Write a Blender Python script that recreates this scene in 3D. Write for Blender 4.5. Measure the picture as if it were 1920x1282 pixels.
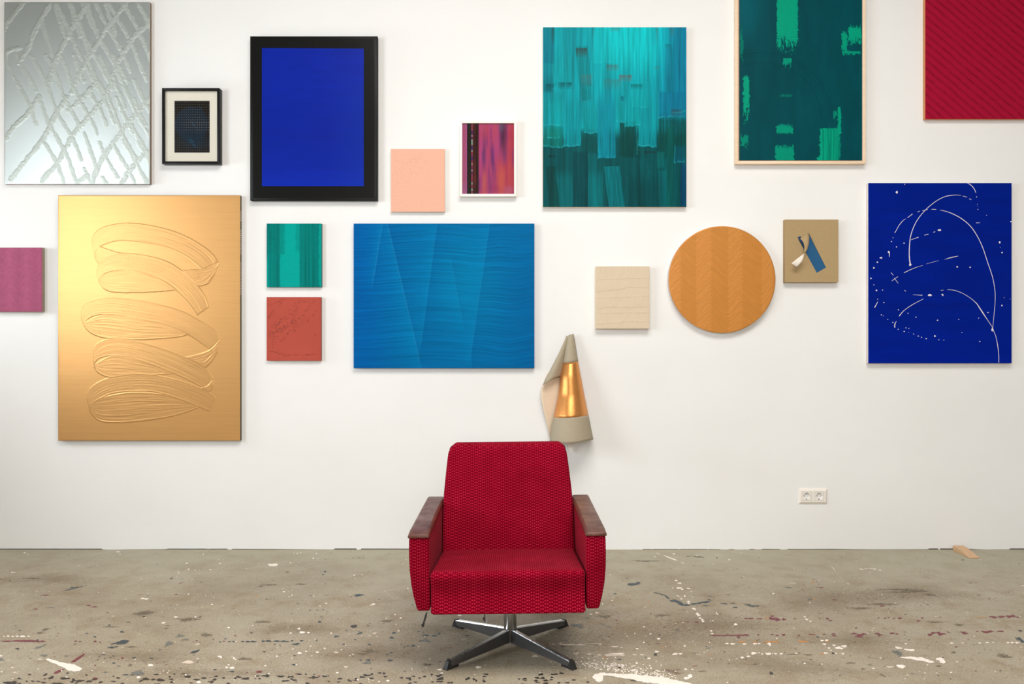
import bpy, bmesh, math, random
import numpy as np
from mathutils import Vector, Matrix
from mathutils.geometry import tessellate_polygon
random.seed(7)
rng = np.random.default_rng(11)
for o in list(bpy.data.objects): bpy.data.objects.remove(o)
SC = bpy.context.scene
COL = SC.collection
PI = math.pi

# ------------------------------------------------------------------ camera, light, exposure
FPX, HZ, DW = 1550.0, 641.0, 4.613          # focal length in pixels, horizon row, distance of the wall
CAMH = 389.0 / 336.0                        # camera height
cd = bpy.data.cameras.new('camera'); cam = bpy.data.objects.new('camera', cd); COL.objects.link(cam)
cam.location = (0, -DW, CAMH); cam.rotation_euler = (PI/2, 0, 0)
cd.sensor_width = 36.0; cd.lens = 36.0*FPX/1920.0; cd.clip_start = 0.05
SC.camera = cam
SC.view_settings.view_transform = 'Standard'; SC.view_settings.look = 'None'
SC.view_settings.gamma = 1.0; SC.view_settings.use_curve_mapping = False
SC.view_settings.exposure = 0.05
W = bpy.data.worlds.new('world'); SC.world = W; W.use_nodes = True
W.node_tree.nodes['Background'].inputs[0].default_value = (0.75, 0.87, 1.0, 1)
W.node_tree.nodes['Background'].inputs[1].default_value = 1.2
RX0, RX1, RY0, RZ1 = -3.9, 4.6, -8.0, 4.3     # room extents

def area(name, loc, rot, sx, sy, power, color, spread=PI):
    l = bpy.data.lights.new(name, 'AREA'); l.shape = 'RECTANGLE'; l.size = sx; l.size_y = sy
    l.energy = power; l.color = color; l.spread = spread
    o = bpy.data.objects.new(name, l); COL.objects.link(o); o.location = loc; o.rotation_euler = rot
    return o
WT = 0.70                                           # thickness of the outer walls
WIN_L = [(-1.15, -0.35, 1.35, 2.0), (-4.8, -2.2, 1.15, 3.0)]   # windows in the left wall: y0 y1 z0 z1
WIN_F = [(-0.8, 1.4, 1.2, 3.4)]                    # window in the wall behind the camera
SKY = (-1.0, 2.0, -4.6, -2.4)                      # rooflight x0 x1 y0 y1
P_CORNER, P_LEFT, P_FRONT, P_SKY = 50, 158, 150, 192
for (a, b, c, d), p in zip(WIN_L, (P_CORNER, P_LEFT)):
    area('window_daylight', (RX0-WT+.06, (a+b)/2, (c+d)/2), (0, -PI/2, 0), d-c-.02, b-a-.02, p, (0.88, 0.95, 1.0))
for a, b, c, d in WIN_F:
    area('window_daylight', ((a+b)/2, RY0-WT+.06, (c+d)/2), (PI/2, 0, 0), b-a-.02, d-c-.02, P_FRONT, (1.0, 0.985, 0.965))
area('rooflight_daylight', ((SKY[0]+SKY[1])/2, (SKY[2]+SKY[3])/2, RZ1+.06), (0, 0, 0), SKY[1]-SKY[0]-.1, SKY[3]-SKY[2]-.1, P_SKY, (1.0, 0.945, 0.87))

# ------------------------------------------------------------------ helpers
def L(r, g, b):
    f = lambda c: (c/255/12.92) if c/255 <= .04045 else ((c/255+.055)/1.055)**2.4
    return (f(r), f(g), f(b))
def WX(px, t=0.0): return (px-960)*(DW-t)/FPX
def WZ(py, t=0.0): return CAMH + (HZ-py)*(DW-t)/FPX
def floor_pt(px, py):
    d = FPX*CAMH/(py-HZ); return ((px-960)/FPX*d, d-DW)

class NT:
    def __init__(s, name):
        s.m = bpy.data.materials.new(name); s.m.use_nodes = True
        s.n = s.m.node_tree.nodes; s.l = s.m.node_tree.links
        s.b = s.n['Principled BSDF']; s.out = s.n['Material Output']
    def node(s, t, **kw):
        n = s.n.new(t)
        for k, v in kw.items(): setattr(n, k, v)
        return n
    def put(s, sock, v):
        if hasattr(v, 'is_output'): s.l.new(v, sock)
        elif isinstance(v, (tuple, list)) and len(v) == 3 and sock.type == 'RGBA': sock.default_value = (*v, 1)
        else: sock.default_value = v
    def math(s, op, a, b=None, c=None, clamp=False):
        n = s.node('ShaderNodeMath', operation=op); n.use_clamp = clamp
        s.put(n.inputs[0], a)
        if b is not None: s.put(n.inputs[1], b)
        if c is not None: s.put(n.inputs[2], c)
        return n.outputs[0]
    def coord(s, kind='Object'): return s.node('ShaderNodeTexCoord').outputs[kind]
    def mapping(s, v, scale=(1,1,1), loc=(0,0,0), rot=(0,0,0)):
        n = s.node('ShaderNodeMapping'); s.put(n.inputs[0], v)
        n.inputs['Scale'].default_value = scale; n.inputs['Location'].default_value = loc; n.inputs['Rotation'].default_value = rot
        return n.outputs[0]
    def noise(s, v, scale=5, detail=3, rough=.5, dist=0):
        n = s.node('ShaderNodeTexNoise'); s.put(n.inputs['Vector'], v)
        n.inputs['Scale'].default_value = scale; n.inputs['Detail'].default_value = detail
        n.inputs['Roughness'].default_value = rough; n.inputs['Distortion'].default_value = dist
        return n.outputs['Fac']
    def ramp(s, f, stops):
        n = s.node('ShaderNodeValToRGB'); s.put(n.inputs[0], f); e = n.color_ramp.elements
        while len(e) < len(stops): e.new(.5)
        for k, (p, c) in enumerate(stops):
            e[k].position = p; e[k].color = (*c, 1) if len(c) == 3 else c
        return n.outputs[0]
    def mix(s, f, a, b, mode='MIX'):
        n = s.node('ShaderNodeMix', data_type='RGBA', blend_type=mode)
        s.put(n.inputs[0], f); s.put(n.inputs[6], a); s.put(n.inputs[7], b); return n.outputs[2]
    def rng(s, v, a, b, c, d):
        n = s.node('ShaderNodeMapRange'); s.put(n.inputs[0], v)
        for i, q in enumerate((a, b, c, d)): n.inputs[i+1].default_value = q
        return n.outputs[0]
    def bump(s, h, strength=.3, dist=.001, normal=None):
        n = s.node('ShaderNodeBump'); s.put(n.inputs['Height'], h)
        n.inputs['Strength'].default_value = strength; n.inputs['Distance'].default_value = dist
        if normal is not None: s.put(n.inputs['Normal'], normal)
        return n.outputs[0]
    def attr(s, name='Col'): return s.node('ShaderNodeAttribute', attribute_name=name)
    def fin(s, color=None, rough=None, metal=None, normal=None, spec=None):
        if color is not None: s.put(s.b.inputs['Base Color'], color)
        if rough is not None: s.put(s.b.inputs['Roughness'], rough)
        if metal is not None: s.put(s.b.inputs['Metallic'], metal)
        if normal is not None: s.put(s.b.inputs['Normal'], normal)
        if spec is not None: s.put(s.b.inputs['Specular IOR Level'], spec)
        return s.m

def plain(name, c, rough=.6, metal=0, nscale=60, var=.06, bump=.15, bdist=.0005, spec=.5, stretch=(1,1,1)):
    t = NT(name); v = t.mapping(t.coord(), scale=stretch); n = t.noise(v, nscale, 4, .6)
    lo = tuple(x*(1-var) for x in c); hi = tuple(min(1, x*(1+var)) for x in c)
    return t.fin(t.ramp(n, [(.3, lo), (.7, hi)]), rough, metal, t.bump(n, bump, bdist), spec)

def painted(name, rough=.5, metal=0., weave=True, streak=None, samt=.0, spec=.5, wb=.12):
    """paint whose colour lies on the surface as an attribute; canvas weave and bristle streaks from nodes"""
    t = NT(name); col = t.attr('Col').outputs['Color']; o = t.coord()
    nrm = None
    if streak:
        v = t.mapping(o, scale=streak); n = t.noise(v, 1.0, 3, .6)
        f = t.rng(n, .3, .7, 1-samt, 1+samt)
        vm = t.node('ShaderNodeVectorMath', operation='SCALE'); t.put(vm.inputs[0], col); t.put(vm.inputs['Scale'], f)
        col = vm.outputs[0]; nrm = t.bump(n, .25, .0004)
    if weave:
        w = t.noise(t.mapping(o, scale=(900, 300, 250)), 1, 2, .5); w2 = t.noise(t.mapping(o, scale=(250, 300, 900)), 1, 2, .5)
        nrm = t.bump(t.math('ADD', w, w2), wb, .0004, nrm)
    return t.fin(col, rough, metal, nrm, spec)

def mesh_obj(name, verts, faces, m=None, parent=None, smooth=False, loc=None):
    me = bpy.data.meshes.new(name); me.from_pydata([tuple(map(float, v)) for v in verts], [], [tuple(map(int, f)) for f in faces]); me.update()
    return link(name, me, m, parent, smooth, loc)
def link(name, me, m=None, parent=None, smooth=False, loc=None):
    o = bpy.data.objects.new(name, me); COL.objects.link(o)
    if m: me.materials.append(m)
    if smooth: me.polygons.foreach_set('use_smooth', [True]*len(me.polygons))
    if parent: o.parent = parent
    if loc is not None: o.location = loc
    return o
def bm_obj(name, bm, m=None, parent=None, smooth=False, loc=None, autosmooth=None):
    bmesh.ops.recalc_face_normals(bm, faces=bm.faces)
    me = bpy.data.meshes.new(name); bm.to_mesh(me); bm.free()
    o = link(name, me, m, parent, smooth, loc)
    if autosmooth:
        me.set_sharp_from_angle(angle=math.radians(autosmooth))
    return o
def add_box(bm, c, s, rot=None):
    r = bmesh.ops.create_cube(bm, size=1.0); M = Matrix.Translation(c) @ (rot.to_4x4() if rot else Matrix()) @ Matrix.Diagonal((*s, 1))
    bmesh.ops.transform(bm, matrix=M, verts=r['verts']); return r['verts']
def box(name, a, b, m, parent=None, bev=0, seg=2, loc=None, smooth=False):
    bm = bmesh.new(); add_box(bm, [(p+q)/2 for p, q in zip(a, b)], [abs(q-p) for p, q in zip(a, b)])
    if bev: bmesh.ops.bevel(bm, geom=list(bm.edges), offset=bev, segments=seg, affect='EDGES', profile=.5)
    return bm_obj(name, bm, m, parent, smooth or bool(bev), loc, 40 if bev else None)
def thing(name, label, cat, loc=(0,0,0), group=None):
    o = bpy.data.objects.new(name, None); COL.objects.link(o); o.location = loc; o.empty_display_size = .1
    o['label'] = label; o['category'] = cat
    if group: o['group'] = group
    return o
def tag(o, label, cat, group=None):
    o['label'] = label; o['category'] = cat
    if group: o['group'] = group
    return o

# --- noise for numpy rasters
def vnoise(x, y, seed=0):
    g = np.random.default_rng(seed).random((257, 257)).astype(np.float32)
    xi = np.floor(x).astype(int); yi = np.floor(y).astype(int); fx = x-xi; fy = y-yi
    fx = fx*fx*(3-2*fx); fy = fy*fy*(3-2*fy); xi %= 256; yi %= 256
    a = g[yi, xi]; b = g[yi, xi+1]; c = g[yi+1, xi]; d = g[yi+1, xi+1]
    return (a*(1-fx)+b*fx)*(1-fy)+(c*(1-fx)+d*fx)*fy
def fbm(x, y, seed=0, o=4):
    s = 0; a = .5; t = 0
    for k in range(o): s = s+a*vnoise(x*2**k, y*2**k, seed+k); t += a; a *= .5
    return s/t
def sm(a, b, x): 
    t = np.clip((x-a)/(b-a), 0, 1); return t*t*(3-2*t)
def blend(C, m, c):
    m = np.clip(m, 0, 1)[..., None]; C[:] = C*(1-m)+np.array(c if np.ndim(c) > 1 else L(*c))*m

def set_col(me, C):
    ca = me.color_attributes.new('Col', 'FLOAT_COLOR', 'POINT')
    buf = np.ones((len(me.vertices), 4), np.float32); buf[:, :3] = C.reshape(-1, 3)*.88; ca.data.foreach_set('color', buf.ravel())
def grid_mesh(name, P):
    """P: (ny,nx,3) points -> mesh"""
    ny, nx = P.shape[:2]; me = bpy.data.meshes.new(name)
    i = np.arange((ny-1)*(nx-1)); r = i//(nx-1); c = i % (nx-1); a = r*nx+c
    F = np.stack([a, a+nx, a+nx+1, a+1], 1).astype(np.int32)
    me.vertices.add(ny*nx); me.vertices.foreach_set('co', P.reshape(-1).astype(np.float32))
    me.loops.add(F.size); me.loops.foreach_set('vertex_index', F.ravel())
    me.polygons.add(len(F)); me.polygons.foreach_set('loop_start', (np.arange(len(F))*4).astype(np.int32))
    me.update(calc_edges=True); me.validate(); return me

def face(name, x0, y0, x1, y1, t, res, fn, m, parent, origin):
    """painted front of a canvas: dense grid with colour and real relief; fn(X,Y)->colour, height in metres"""
    nx = max(2, int((x1-x0)*res)+1); ny = max(2, int((y1-y0)*res)+1)
    X, Y = np.meshgrid(np.linspace(x0, x1, nx), np.linspace(y0, y1, ny))
    C, H = fn(X, Y)
    e = np.minimum(np.minimum(X-x0, x1-X), np.minimum(Y-y0, y1-Y)); H = H*sm(0, 2.5, e) - .0006*(1-sm(0, 1.2, e))
    P = np.stack([WX(X, t)-origin[0], -t-H-origin[1], WZ(Y, t)-origin[2]], -1)
    me = grid_mesh(name, P); set_col(me, C)
    return link(name, me, m, parent, True)

def canvas(name, label, x0, y0, x1, y1, t, res, fn, mface, medge, cat='painting', group=None, back=.001):
    o = (WX((x0+x1)/2, t), 0, WZ(y1, t))
    th = thing(name, label, cat, o, group)
    face('painted_face', x0, y0, x1, y1, t, res, fn, mface, th, o)
    box('canvas_edge', (WX(x0, t)-o[0], -t+.0012, WZ(y1, t)-o[2]), (WX(x1, t)-o[0], -back, WZ(y0, t)-o[2]), medge, th, bev=.0015, seg=2)
    return th, o

def zc(pts, s, ox, oy): return [(x/s+ox, y/s+oy) for x, y in pts]
def resample(pts, n):
    p = np.array(pts, float); d = np.r_[0, np.cumsum(np.hypot(*np.diff(p, axis=0).T))]
    # smooth by Catmull-Rom
    q = []
    for i in range(len(p)-1):
        p0 = p[max(i-1, 0)]; p1 = p[i]; p2 = p[i+1]; p3 = p[min(i+2, len(p)-1)]
        for u in np.linspace(0, 1, 12, endpoint=False):
            q.append(.5*((2*p1)+(-p0+p2)*u+(2*p0-5*p1+4*p2-p3)*u*u+(-p0+3*p1-3*p2+p3)*u**3))
    q.append(p[-1]); q = np.array(q); d = np.r_[0, np.cumsum(np.hypot(*np.diff(q, axis=0).T))]
    s = np.linspace(0, d[-1], n); return np.stack([np.interp(s, d, q[:, 0]), np.interp(s, d, q[:, 1])], 1)

# ------------------------------------------------------------------ base materials
def wall_mat():
    t = NT('wall_paint'); o = t.coord()
    big = t.noise(t.mapping(o, scale=(.8, .8, 1.1)), 1.4, 4, .55); fine = t.noise(o, 420, 2, .6); rol = t.noise(o, 60, 3, .6)
    c = t.ramp(big, [(.35, (.80, .79, .775)), (.65, (.83, .822, .81))])
    pat = t.noise(t.mapping(o, scale=(1.6, 1, 2.4)), 2.2, 5, .7, 1.2)
    c = t.mix(t.rng(pat, .6, .75, 0, .22), c, (.79, .77, .745))
    return t.fin(c, .72, 0, t.bump(t.math('ADD', fine, t.math('MULTIPLY', rol, 1.5)), .12, .0009), .25)
M_WALL = wall_mat()
M_WALL2 = plain('grey_hall_wall', (.42, .41, .395), .85, nscale=6)
def floor_mat():
    t = NT('concrete_floor'); o = t.coord()
    a = t.noise(o, 1.3, 5, .6, .6); b = t.noise(o, 7, 6, .65, .3); c = t.noise(o, 150, 5, .75); d = t.noise(t.mapping(o, scale=(1, 2.0, 1)), 26, 5, .7)
    col = t.ramp(a, [(.3, L(144, 131, 110)), (.5, L(158, 146, 124)), (.72, L(170, 160, 140))])
    col = t.mix(t.rng(b, .50, .70, 0, .6), col, L(138, 117, 90))
    col = t.mix(t.rng(d, .56, .72, 0, .55), col, L(104, 90, 72))
    col = t.mix(t.rng(c, .50, .72, 0, .62), col, L(96, 84, 70))
    col = t.mix(t.rng(c, .47, .32, 0, .5), col, L(208, 200, 184))
    # near the wall the concrete is paler and greyer green; towards the room it is darker and browner
    sx = t.node('ShaderNodeSeparateXYZ'); t.put(sx.inputs[0], o)
    near = t.rng(t.math('ADD', sx.outputs[1], t.math('MULTIPLY', t.math('SUBTRACT', a, .5), .9)), -.95, -.1, 0, .6)
    col = t.mix(near, col, L(168, 163, 141))
    # sparse tiny flecks of dried paint
    vo = t.node('ShaderNodeTexVoronoi'); t.put(vo.inputs['Vector'], o); vo.inputs['Scale'].default_value = 34; vo.inputs['Randomness'].default_value = 1
    pick = t.node('ShaderNodeSeparateColor'); t.put(pick.inputs[0], vo.outputs['Color'])
    fw = t.math('MULTIPLY', t.math('LESS_THAN', vo.outputs['Distance'], t.math('MULTIPLY', pick.outputs[1], .16)), t.math('GREATER_THAN', pick.outputs[0], .72))
    fd = t.math('MULTIPLY', t.math('LESS_THAN', vo.outputs['Distance'], t.math('MULTIPLY', pick.outputs[1], .2)), t.math('LESS_THAN', pick.outputs[0], .2))
    col = t.mix(t.math('MULTIPLY', fw, .8), col, L(232, 220, 206)); col = t.mix(t.math('MULTIPLY', fd, .75), col, L(70, 62, 56))
    rg = t.rng(b, .3, .7, .42, .7)
    return t.fin(col, rg, 0, t.bump(t.math('ADD', c, t.math('MULTIPLY', b, .6)), .35, .002), .4)
M_FLOOR = floor_mat()
M_DARK = plain('dark_gap', (.02, .016, .013), .9)
M_CEIL = plain('ceiling_plaster', (.40, .39, .375), .9, nscale=8)
M_CREAM_EDGE = plain('primed_canvas_edge', L(222, 208, 190), .8, nscale=500, stretch=(1, 1, 1))
M_WHITE = plain('white_lacquer', L(236, 232, 222), .35, nscale=30, var=.02, bump=.03)
M_PLASTIC = plain('white_plastic', L(236, 229, 220), .32, nscale=40, var=.01, bump=.0)
M_BLACK = plain('black_paint', (.005, .005, .005), .38, nscale=40, var=.1, bump=.05, spec=.18)
M_RUBBER = plain('black_rubber', (.012, .011, .011), .5, nscale=200)
def linen_mat(name, c, rough=.85):
    t = NT(name); o = t.coord()
    w = t.noise(t.mapping(o, scale=(1300, 400, 260)), 1, 2, .5); w2 = t.noise(t.mapping(o, scale=(260, 400, 1300)), 1, 2, .5)
    s = t.math('ADD', w, w2); lo = tuple(x*.78 for x in c); hi = tuple(min(1, x*1.2) for x in c)
    return t.fin(t.ramp(t.math('MULTIPLY', s, .5), [(.3, lo), (.7, hi)]), rough, 0, t.bump(s, .4, .0006), .2)
M_LINEN = linen_mat('raw_linen', L(170, 145, 106))
M_LINEN_GREY = linen_mat('grey_linen', L(166, 154, 132))
M_PALE = plain('primed_canvas_back', L(222, 203, 178), .75, nscale=300)
M_GLASSMAT = None
def glass_mat():
    t = NT('picture_glass'); t.n.remove(t.b)
    tr = t.node('ShaderNodeBsdfTransparent'); gl = t.node('ShaderNodeBsdfGlossy'); gl.inputs['Roughness'].default_value = .03
    fr = t.node('ShaderNodeFresnel'); fr.inputs[0].default_value = 1.45; mx = t.node('ShaderNodeMixShader')
    t.l.new(fr.outputs[0], mx.inputs[0]); t.l.new(tr.outputs[0], mx.inputs[1]); t.l.new(gl.outputs[0], mx.inputs[2]); t.l.new(mx.outputs[0], t.out.inputs[0])
    return t.m
M_GLASS = glass_mat()

# ------------------------------------------------------------------ the room
def struct(o): o['kind'] = 'structure'; return o
# gap profile under the wall panel (pixel column -> gap height in mm)
gap = [(-400, 0), (-300, 5), (190, 5), (192, 1), (203, 0), (225, 0), (232, 1), (312, 2.2), (315, 5), (389, 5), (390, 0), (392, 4.5), (425, 5), (428, 0), (434, 0), (436, 4), (520, 3), (560, 2), (620, .5), (626, 1), (628, 6),
       (668, 6), (669, 0), (676, 0), (678, 5.5), (765, 5), (800, 3), (860, 0), (1120, 0), (1204, 0), (1206, 3), (1221, 3), (1222, 0), (1224, 3), (1272, 3), (1273, .5), (1276, 3), (1325, 3), (1327, .5), (1330, 3), (1350, 2), (1352, 0), (1366, 0), (1368, 2.5),
       (1376, 2.5), (1378, 0), (1404, 0), (1406, 3), (1414, 3), (1416, .5), (1428, 1), (1430, 3.5), (1462, 3), (1464, 0), (1476, .5), (1478, 3.5), (1520, 3), (1560, 4), (1600, 2), (1650, 1.2), (1740, 2), (1742, 6), (1759, 6), (1760, 0), (1762, 0), (1763, 6), (1790, 6),
       (1815, 4), (1842, 1), (1850, 0), (1862, 1), (1892, 1), (1894, 6), (2300, 6), (2400, 0)]
prof = []
for (xa, ga) in gap: prof.append((WX(xa), ga/1000.0))
prof = [(RX0, 0.0)] + prof + [(RX1, 0.0)]
vs = []; fs = []
for i, (x, g) in enumerate(prof): vs += [(x, 0, g), (x, .05, g), (x, 0, RZ1), (x, .05, RZ1)]
for i in range(len(prof)-1):
    a = 4*i; b = 4*(i+1); fs += [(a, b, b+2, a+2), (a+1, a+3, b+3, b+1), (a, a+1, b+1, b), (a+2, b+2, b+3, a+3)]
fs += [(0, 2, 3, 1), (4*len(prof)-4, 4*len(prof)-3, 4*len(prof)-1, 4*len(prof)-2)]
struct(mesh_obj('wall_back', vs, fs, M_WALL))
gp = box('shadow_gap', (RX0, .05, 0), (RX1, .07, .03), M_DARK); gp.name = 'dark_backing_1'; struct(gp)  # dark strip closing the back of the gap, black in place of its shade
floor = struct(box('floor', (RX0-.15, RY0-.15, -.12), (RX1+.15, .05, 0), M_FLOOR))
bm = bmesh.new()
for a_, b_, c_, d_ in ((RX0-.15, SKY[0], RY0-.15, .05), (SKY[1], RX1+.15, RY0-.15, .05), (SKY[0], SKY[1], RY0-.15, SKY[2]), (SKY[0], SKY[1], SKY[3], .05)):
    add_box(bm, ((a_+b_)/2, (c_+d_)/2, RZ1+.05), (b_-a_, d_-c_, .1))
struct(bm_obj('ceiling', bm, M_CEIL))
struct(box('wall_right', (RX1, RY0, 0), (RX1+.15, 0, RZ1), M_WALL2))
def wall_with_holes(name, along, pos0, pos1, a0, a1, holes):
    bm = bmesh.new()
    def add(u0, u1, w0, w1):
        if along == 'y': add_box(bm, ((pos0+pos1)/2, (u0+u1)/2, (w0+w1)/2), (pos1-pos0, u1-u0, w1-w0))
        else: add_box(bm, ((u0+u1)/2, (pos0+pos1)/2, (w0+w1)/2), (u1-u0, pos1-pos0, w1-w0))
    c = a0
    for h0, h1, z0, z1 in sorted(holes): add(c, h0, 0, RZ1); add(h0, h1, 0, z0); add(h0, h1, z1, RZ1); c = h1
    add(c, a1, 0, RZ1)
    return struct(bm_obj(name, bm, M_WALL2))
wall_with_holes('wall_left', 'y', RX0-WT, RX0, RY0, 0, WIN_L)
wall_with_holes('wall_front', 'x', RY0-WT, RY0, RX0, RX1, WIN_F)
k = 0
for along, lst in (('y', WIN_L), ('x', WIN_F)):
    for a, b, z0, z1 in lst:
        k += 1; bm = bmesh.new(); p = (RX0-WT+.13) if along == 'y' else (RY0-WT+.13)
        def bar(u0, u1, w0, w1):
            if along == 'y': add_box(bm, (p, (u0+u1)/2, (w0+w1)/2), (.05, u1-u0, w1-w0))
            else: add_box(bm, ((u0+u1)/2, p, (w0+w1)/2), (u1-u0, .05, w1-w0))
        e = .05
        bar(a, b, z0, z0+e); bar(a, b, z1-e, z1); bar(a, a+e, z0+e, z1-e); bar(b-e, b, z0+e, z1-e)
        if b-a > 1: bar((a+b)/2-.025, (a+b)/2+.025, z0+e, z1-e)
        struct(bm_obj('window_%d' % k, bm, M_WHITE))

# ------------------------------------------------------------------ paint on the floor
CW = L(238, 226, 214); CP = L(214, 196, 178); CB = L(44, 60, 68); CG = L(98, 108, 108); CM = L(112, 38, 52); CO = L(190, 130, 66); CK = L(46, 40, 36); CBR = L(108, 86, 58)
SP = {'W': [], 'P': [], 'B': [], 'G': [], 'M': [], 'O': [], 'K': [], 'T': [], 'F': []}
def E(key, s, ox, oy, data):
    for d in data:
        x, y, rx, ry = d[:4]; SP[key].append((x/s+ox, y/s+oy, rx/s, ry/s, d[4] if len(d) > 4 else 0))
s1 = (4.0, 0, 1000); s2 = (4.174, 440, 1000); s3 = (4.174, 1000, 1000); s4 = (4.0, 1440, 1000)
E('W', *s1, [(90,292,10,4),(108,292,8,3),(185,146,12,4),(210,155,5,3),(1400,224,9,4),(1415,268,8,4),(1340,297,6,3),(1465,275,6,3),(1652,224,8,3),(1578,272,9,3),(1590,532,9,4),(1440,346,4,3),(1413,455,8,4),(1226,670,16,6,-10),(1715,706,11,5),(1070,488,16,6),(1095,491,22,5),(1130,988,20,9),(1650,925,18,8,25),(1740,1008,20,8),(1700,1005,10,6),(1715,985,8,5),(1490,1116,18,9),(1040,1080,16,8),(30,772,8,4),(60,770,12,5),(95,773,10,4),(130,771,12,5),(170,772,20,6),(215,771,10,4),(1320,627,16,5),(1465,626,10,5),(1755,935,8,9),(5,918,14,5),(300,943,20,3),(1060,342,4,3),(1110,450,5,2),(1525,155,6,3),(885,138,14,4),(900,155,6,3)])
E('P', *s1, [(1410,965,45,14),(110,1042,12,5),(95,1005,15,5),(1485,828,16,5),(1225,1030,6,5),(1265,1030,6,5)])
E('M', *s1, [(60,808,60,5),(170,806,90,8),(250,808,60,9),(320,808,22,7),(570,808,12,5),(600,811,11,5),(712,810,16,6),(752,815,9,4),(270,567,16,5),(665,538,20,5),(705,550,30,4),(920,935,14,7),(1310,408,6,3),(1330,415,4,2),(1510,365,9,3),(1355,372,18,3,-10),(1322,457,14,5),(715,990,8,5),(715,1085,18,6),(1475,805,10,4),(586,935,70,10,-33),(440,1035,42,10,-24),(340,462,30,4),(435,748,8,3),(1678,808,10,4),(935,504,5,3)])
E('B', *s1, [(835,855,28,8),(870,850,16,5),(552,412,84,4.5,-14),(540,405,14,5),(915,738,20,7),(148,727,14,4),(650,748,14,4),(712,775,12,5),(1325,632,14,4),(1612,1022,14,5),(1738,1035,18,6),(1180,1057,12,5),(855,972,14,5),(775,908,14,4),(745,925,8,4),(1005,932,12,4),(280,800,14,6),(1600,795,8,4),(1650,814,10,4),(1690,790,10,4),(1718,811,12,5),(1750,811,14,5),(1820,810,14,5),(1860,811,22,6),(1900,811,20,6),(905,818,60,15,-8),(930,812,40,12,-10),(940,1060,25,5),(1460,887,35,9,-20),(820,687,14,4),(2,345,6,4),(1135,937,18,6),(1500,626,14,4,-8)])
E('G', *s1, [(1265,827,34,15,-25),(1350,768,32,10,-8),(1385,797,32,6,-5),(1020,1048,55,16,-15),(1060,1058,26,10),(790,1042,22,6),(895,995,16,5),(300,850,50,7,-20),(10,945,22,12),(330,915,26,9),(380,555,30,4),(805,594,14,4),(500,920,14,5),(1200,870,14,5)])
E('K', *s1, [(485,1087,38,9),(605,1105,30,10),(665,1110,30,7),(1095,1092,32,10),(1205,1100,33,10),(1408,1075,28,9),(1530,1085,28,7),(885,1083,18,6),(80,1122,60,12),(430,1124,50,6),(330,1118,20,6),(1080,622,12,6),(130,865,16,7),(1590,1110,16,6),(1885,745,12,5),(75,352,6,4)])
E('T', *s1, [(1070,600,90,14,-4),(1100,590,60,12),(1400,650,60,10),(1430,640,70,8),(340,720,40,9,-12),(300,745,30,8),(1285,338,14,7,-15),(245,336,55,4),(830,700,60,6),(980,988,22,9),(1000,850,60,5),(1550,760,50,14),(1250,712,18,6),(1005,930,14,4),(960,665,20,5)])
E('W', *s2, [(300,247,34,10),(275,243,16,6),(320,243,18,8),(438,229,9,4),(490,156,8,3),(465,153,5,3),(515,150,5,3),(615,193,8,4),(640,156,7,3),(655,195,5,2),(385,456,11,4),(375,434,5,3),(424,494,6,3),(448,483,3,10,15),(620,490,7,3),(668,567,7,4),(716,546,10,4),(1085,553,16,6),(1068,562,8,4),(935,326,10,3),(998,322,5,3),(1255,635,6,5),(1300,661,9,6),(1187,664,5,4),(1355,430,7,5),(1760,641,15,7),(1283,762,8,5),(503,745,13,7),(530,774,22,9),(578,776,12,7),(438,780,9,5),(507,936,16,8),(558,923,7,6),(646,930,12,7),(330,962,7,6),(755,780,8,5),(240,1036,10,5),(803,1090,11,7),(1605,1066,18,8),(1620,1093,11,6),(1905,1048,20,10),(965,1145,9,7),(1200,1153,12,7),(8,987,9,5),(143,720,6,4),(456,905,8,4),(450,975,6,4),(835,910,6,4),(1130,1160,8,5),(265,1098,10,4)])
E('P', *s2, [(872,1044,15,7),(795,930,20,6),(1095,780,20,6),(870,875,8,5),(925,945,12,4)])
E('B', *s2, [(708,298,12,7),(690,321,11,4),(710,392,8,3),(594,485,10,4),(972,482,38,10,-6),(955,488,20,6),(590,601,10,4),(648,599,10,4),(693,598,9,4),(665,692,17,8),(812,667,10,4),(978,192,8,3),(1010,191,5,3),(870,195,5,3),(875,761,9,4),(980,780,28,6,-18),(797,806,22,8,-12),(1248,778,18,7),(1228,816,20,8),(641,836,9,5),(943,831,10,5),(853,866,11,5),(1055,868,12,5),(1398,878,20,8),(1227,934,14,5),(1195,948,14,4),(1220,993,25,7),(1045,990,22,6),(985,990,15,5),(467,1026,22,7),(1495,797,30,7),(1560,800,25,7),(1600,785,12,10),(1440,768,12,5),(1475,772,8,5),(60,845,12,6),(110,845,16,4),(150,846,20,7),(225,843,18,6),(262,842,22,7),(330,843,28,7),(380,844,26,7),(410,845,18,6),(450,839,12,5),(475,866,28,6),(495,860,16,5),(525,839,18,5),(355,872,7,4),(1350,932,8,4),(1145,1075,0.1,0.1),(1820,800,20,6)])
E('G', *s2, [(1043,720,14,6),(1045,1010,38,10),(1490,838,50,12),(1360,880,14,5),(495,548,14,5),(1020,1015,20,7)])
E('K', *s2, [(935,724,28,11),(932,732,20,9),(245,1114,35,8),(360,1118,33,8),(425,1122,14,8),(628,1127,32,9),(700,1118,20,6),(824,1136,22,6),(195,1137,12,5),(735,1157,14,5),(905,1155,14,5),(950,1150,14,4),(1068,1131,17,5),(1135,1092,16,6),(1305,1127,14,6),(1372,1145,14,5),(1415,1163,18,4),(1400,1117,14,5),(1543,1104,14,7),(1605,1142,30,7),(1590,1118,15,5),(1680,1168,25,5),(1548,1162,14,5),(1625,1127,14,5),(300,369,6,3),(232,925,12,5),(465,955,8,4),(160,1137,10,4)])
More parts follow.
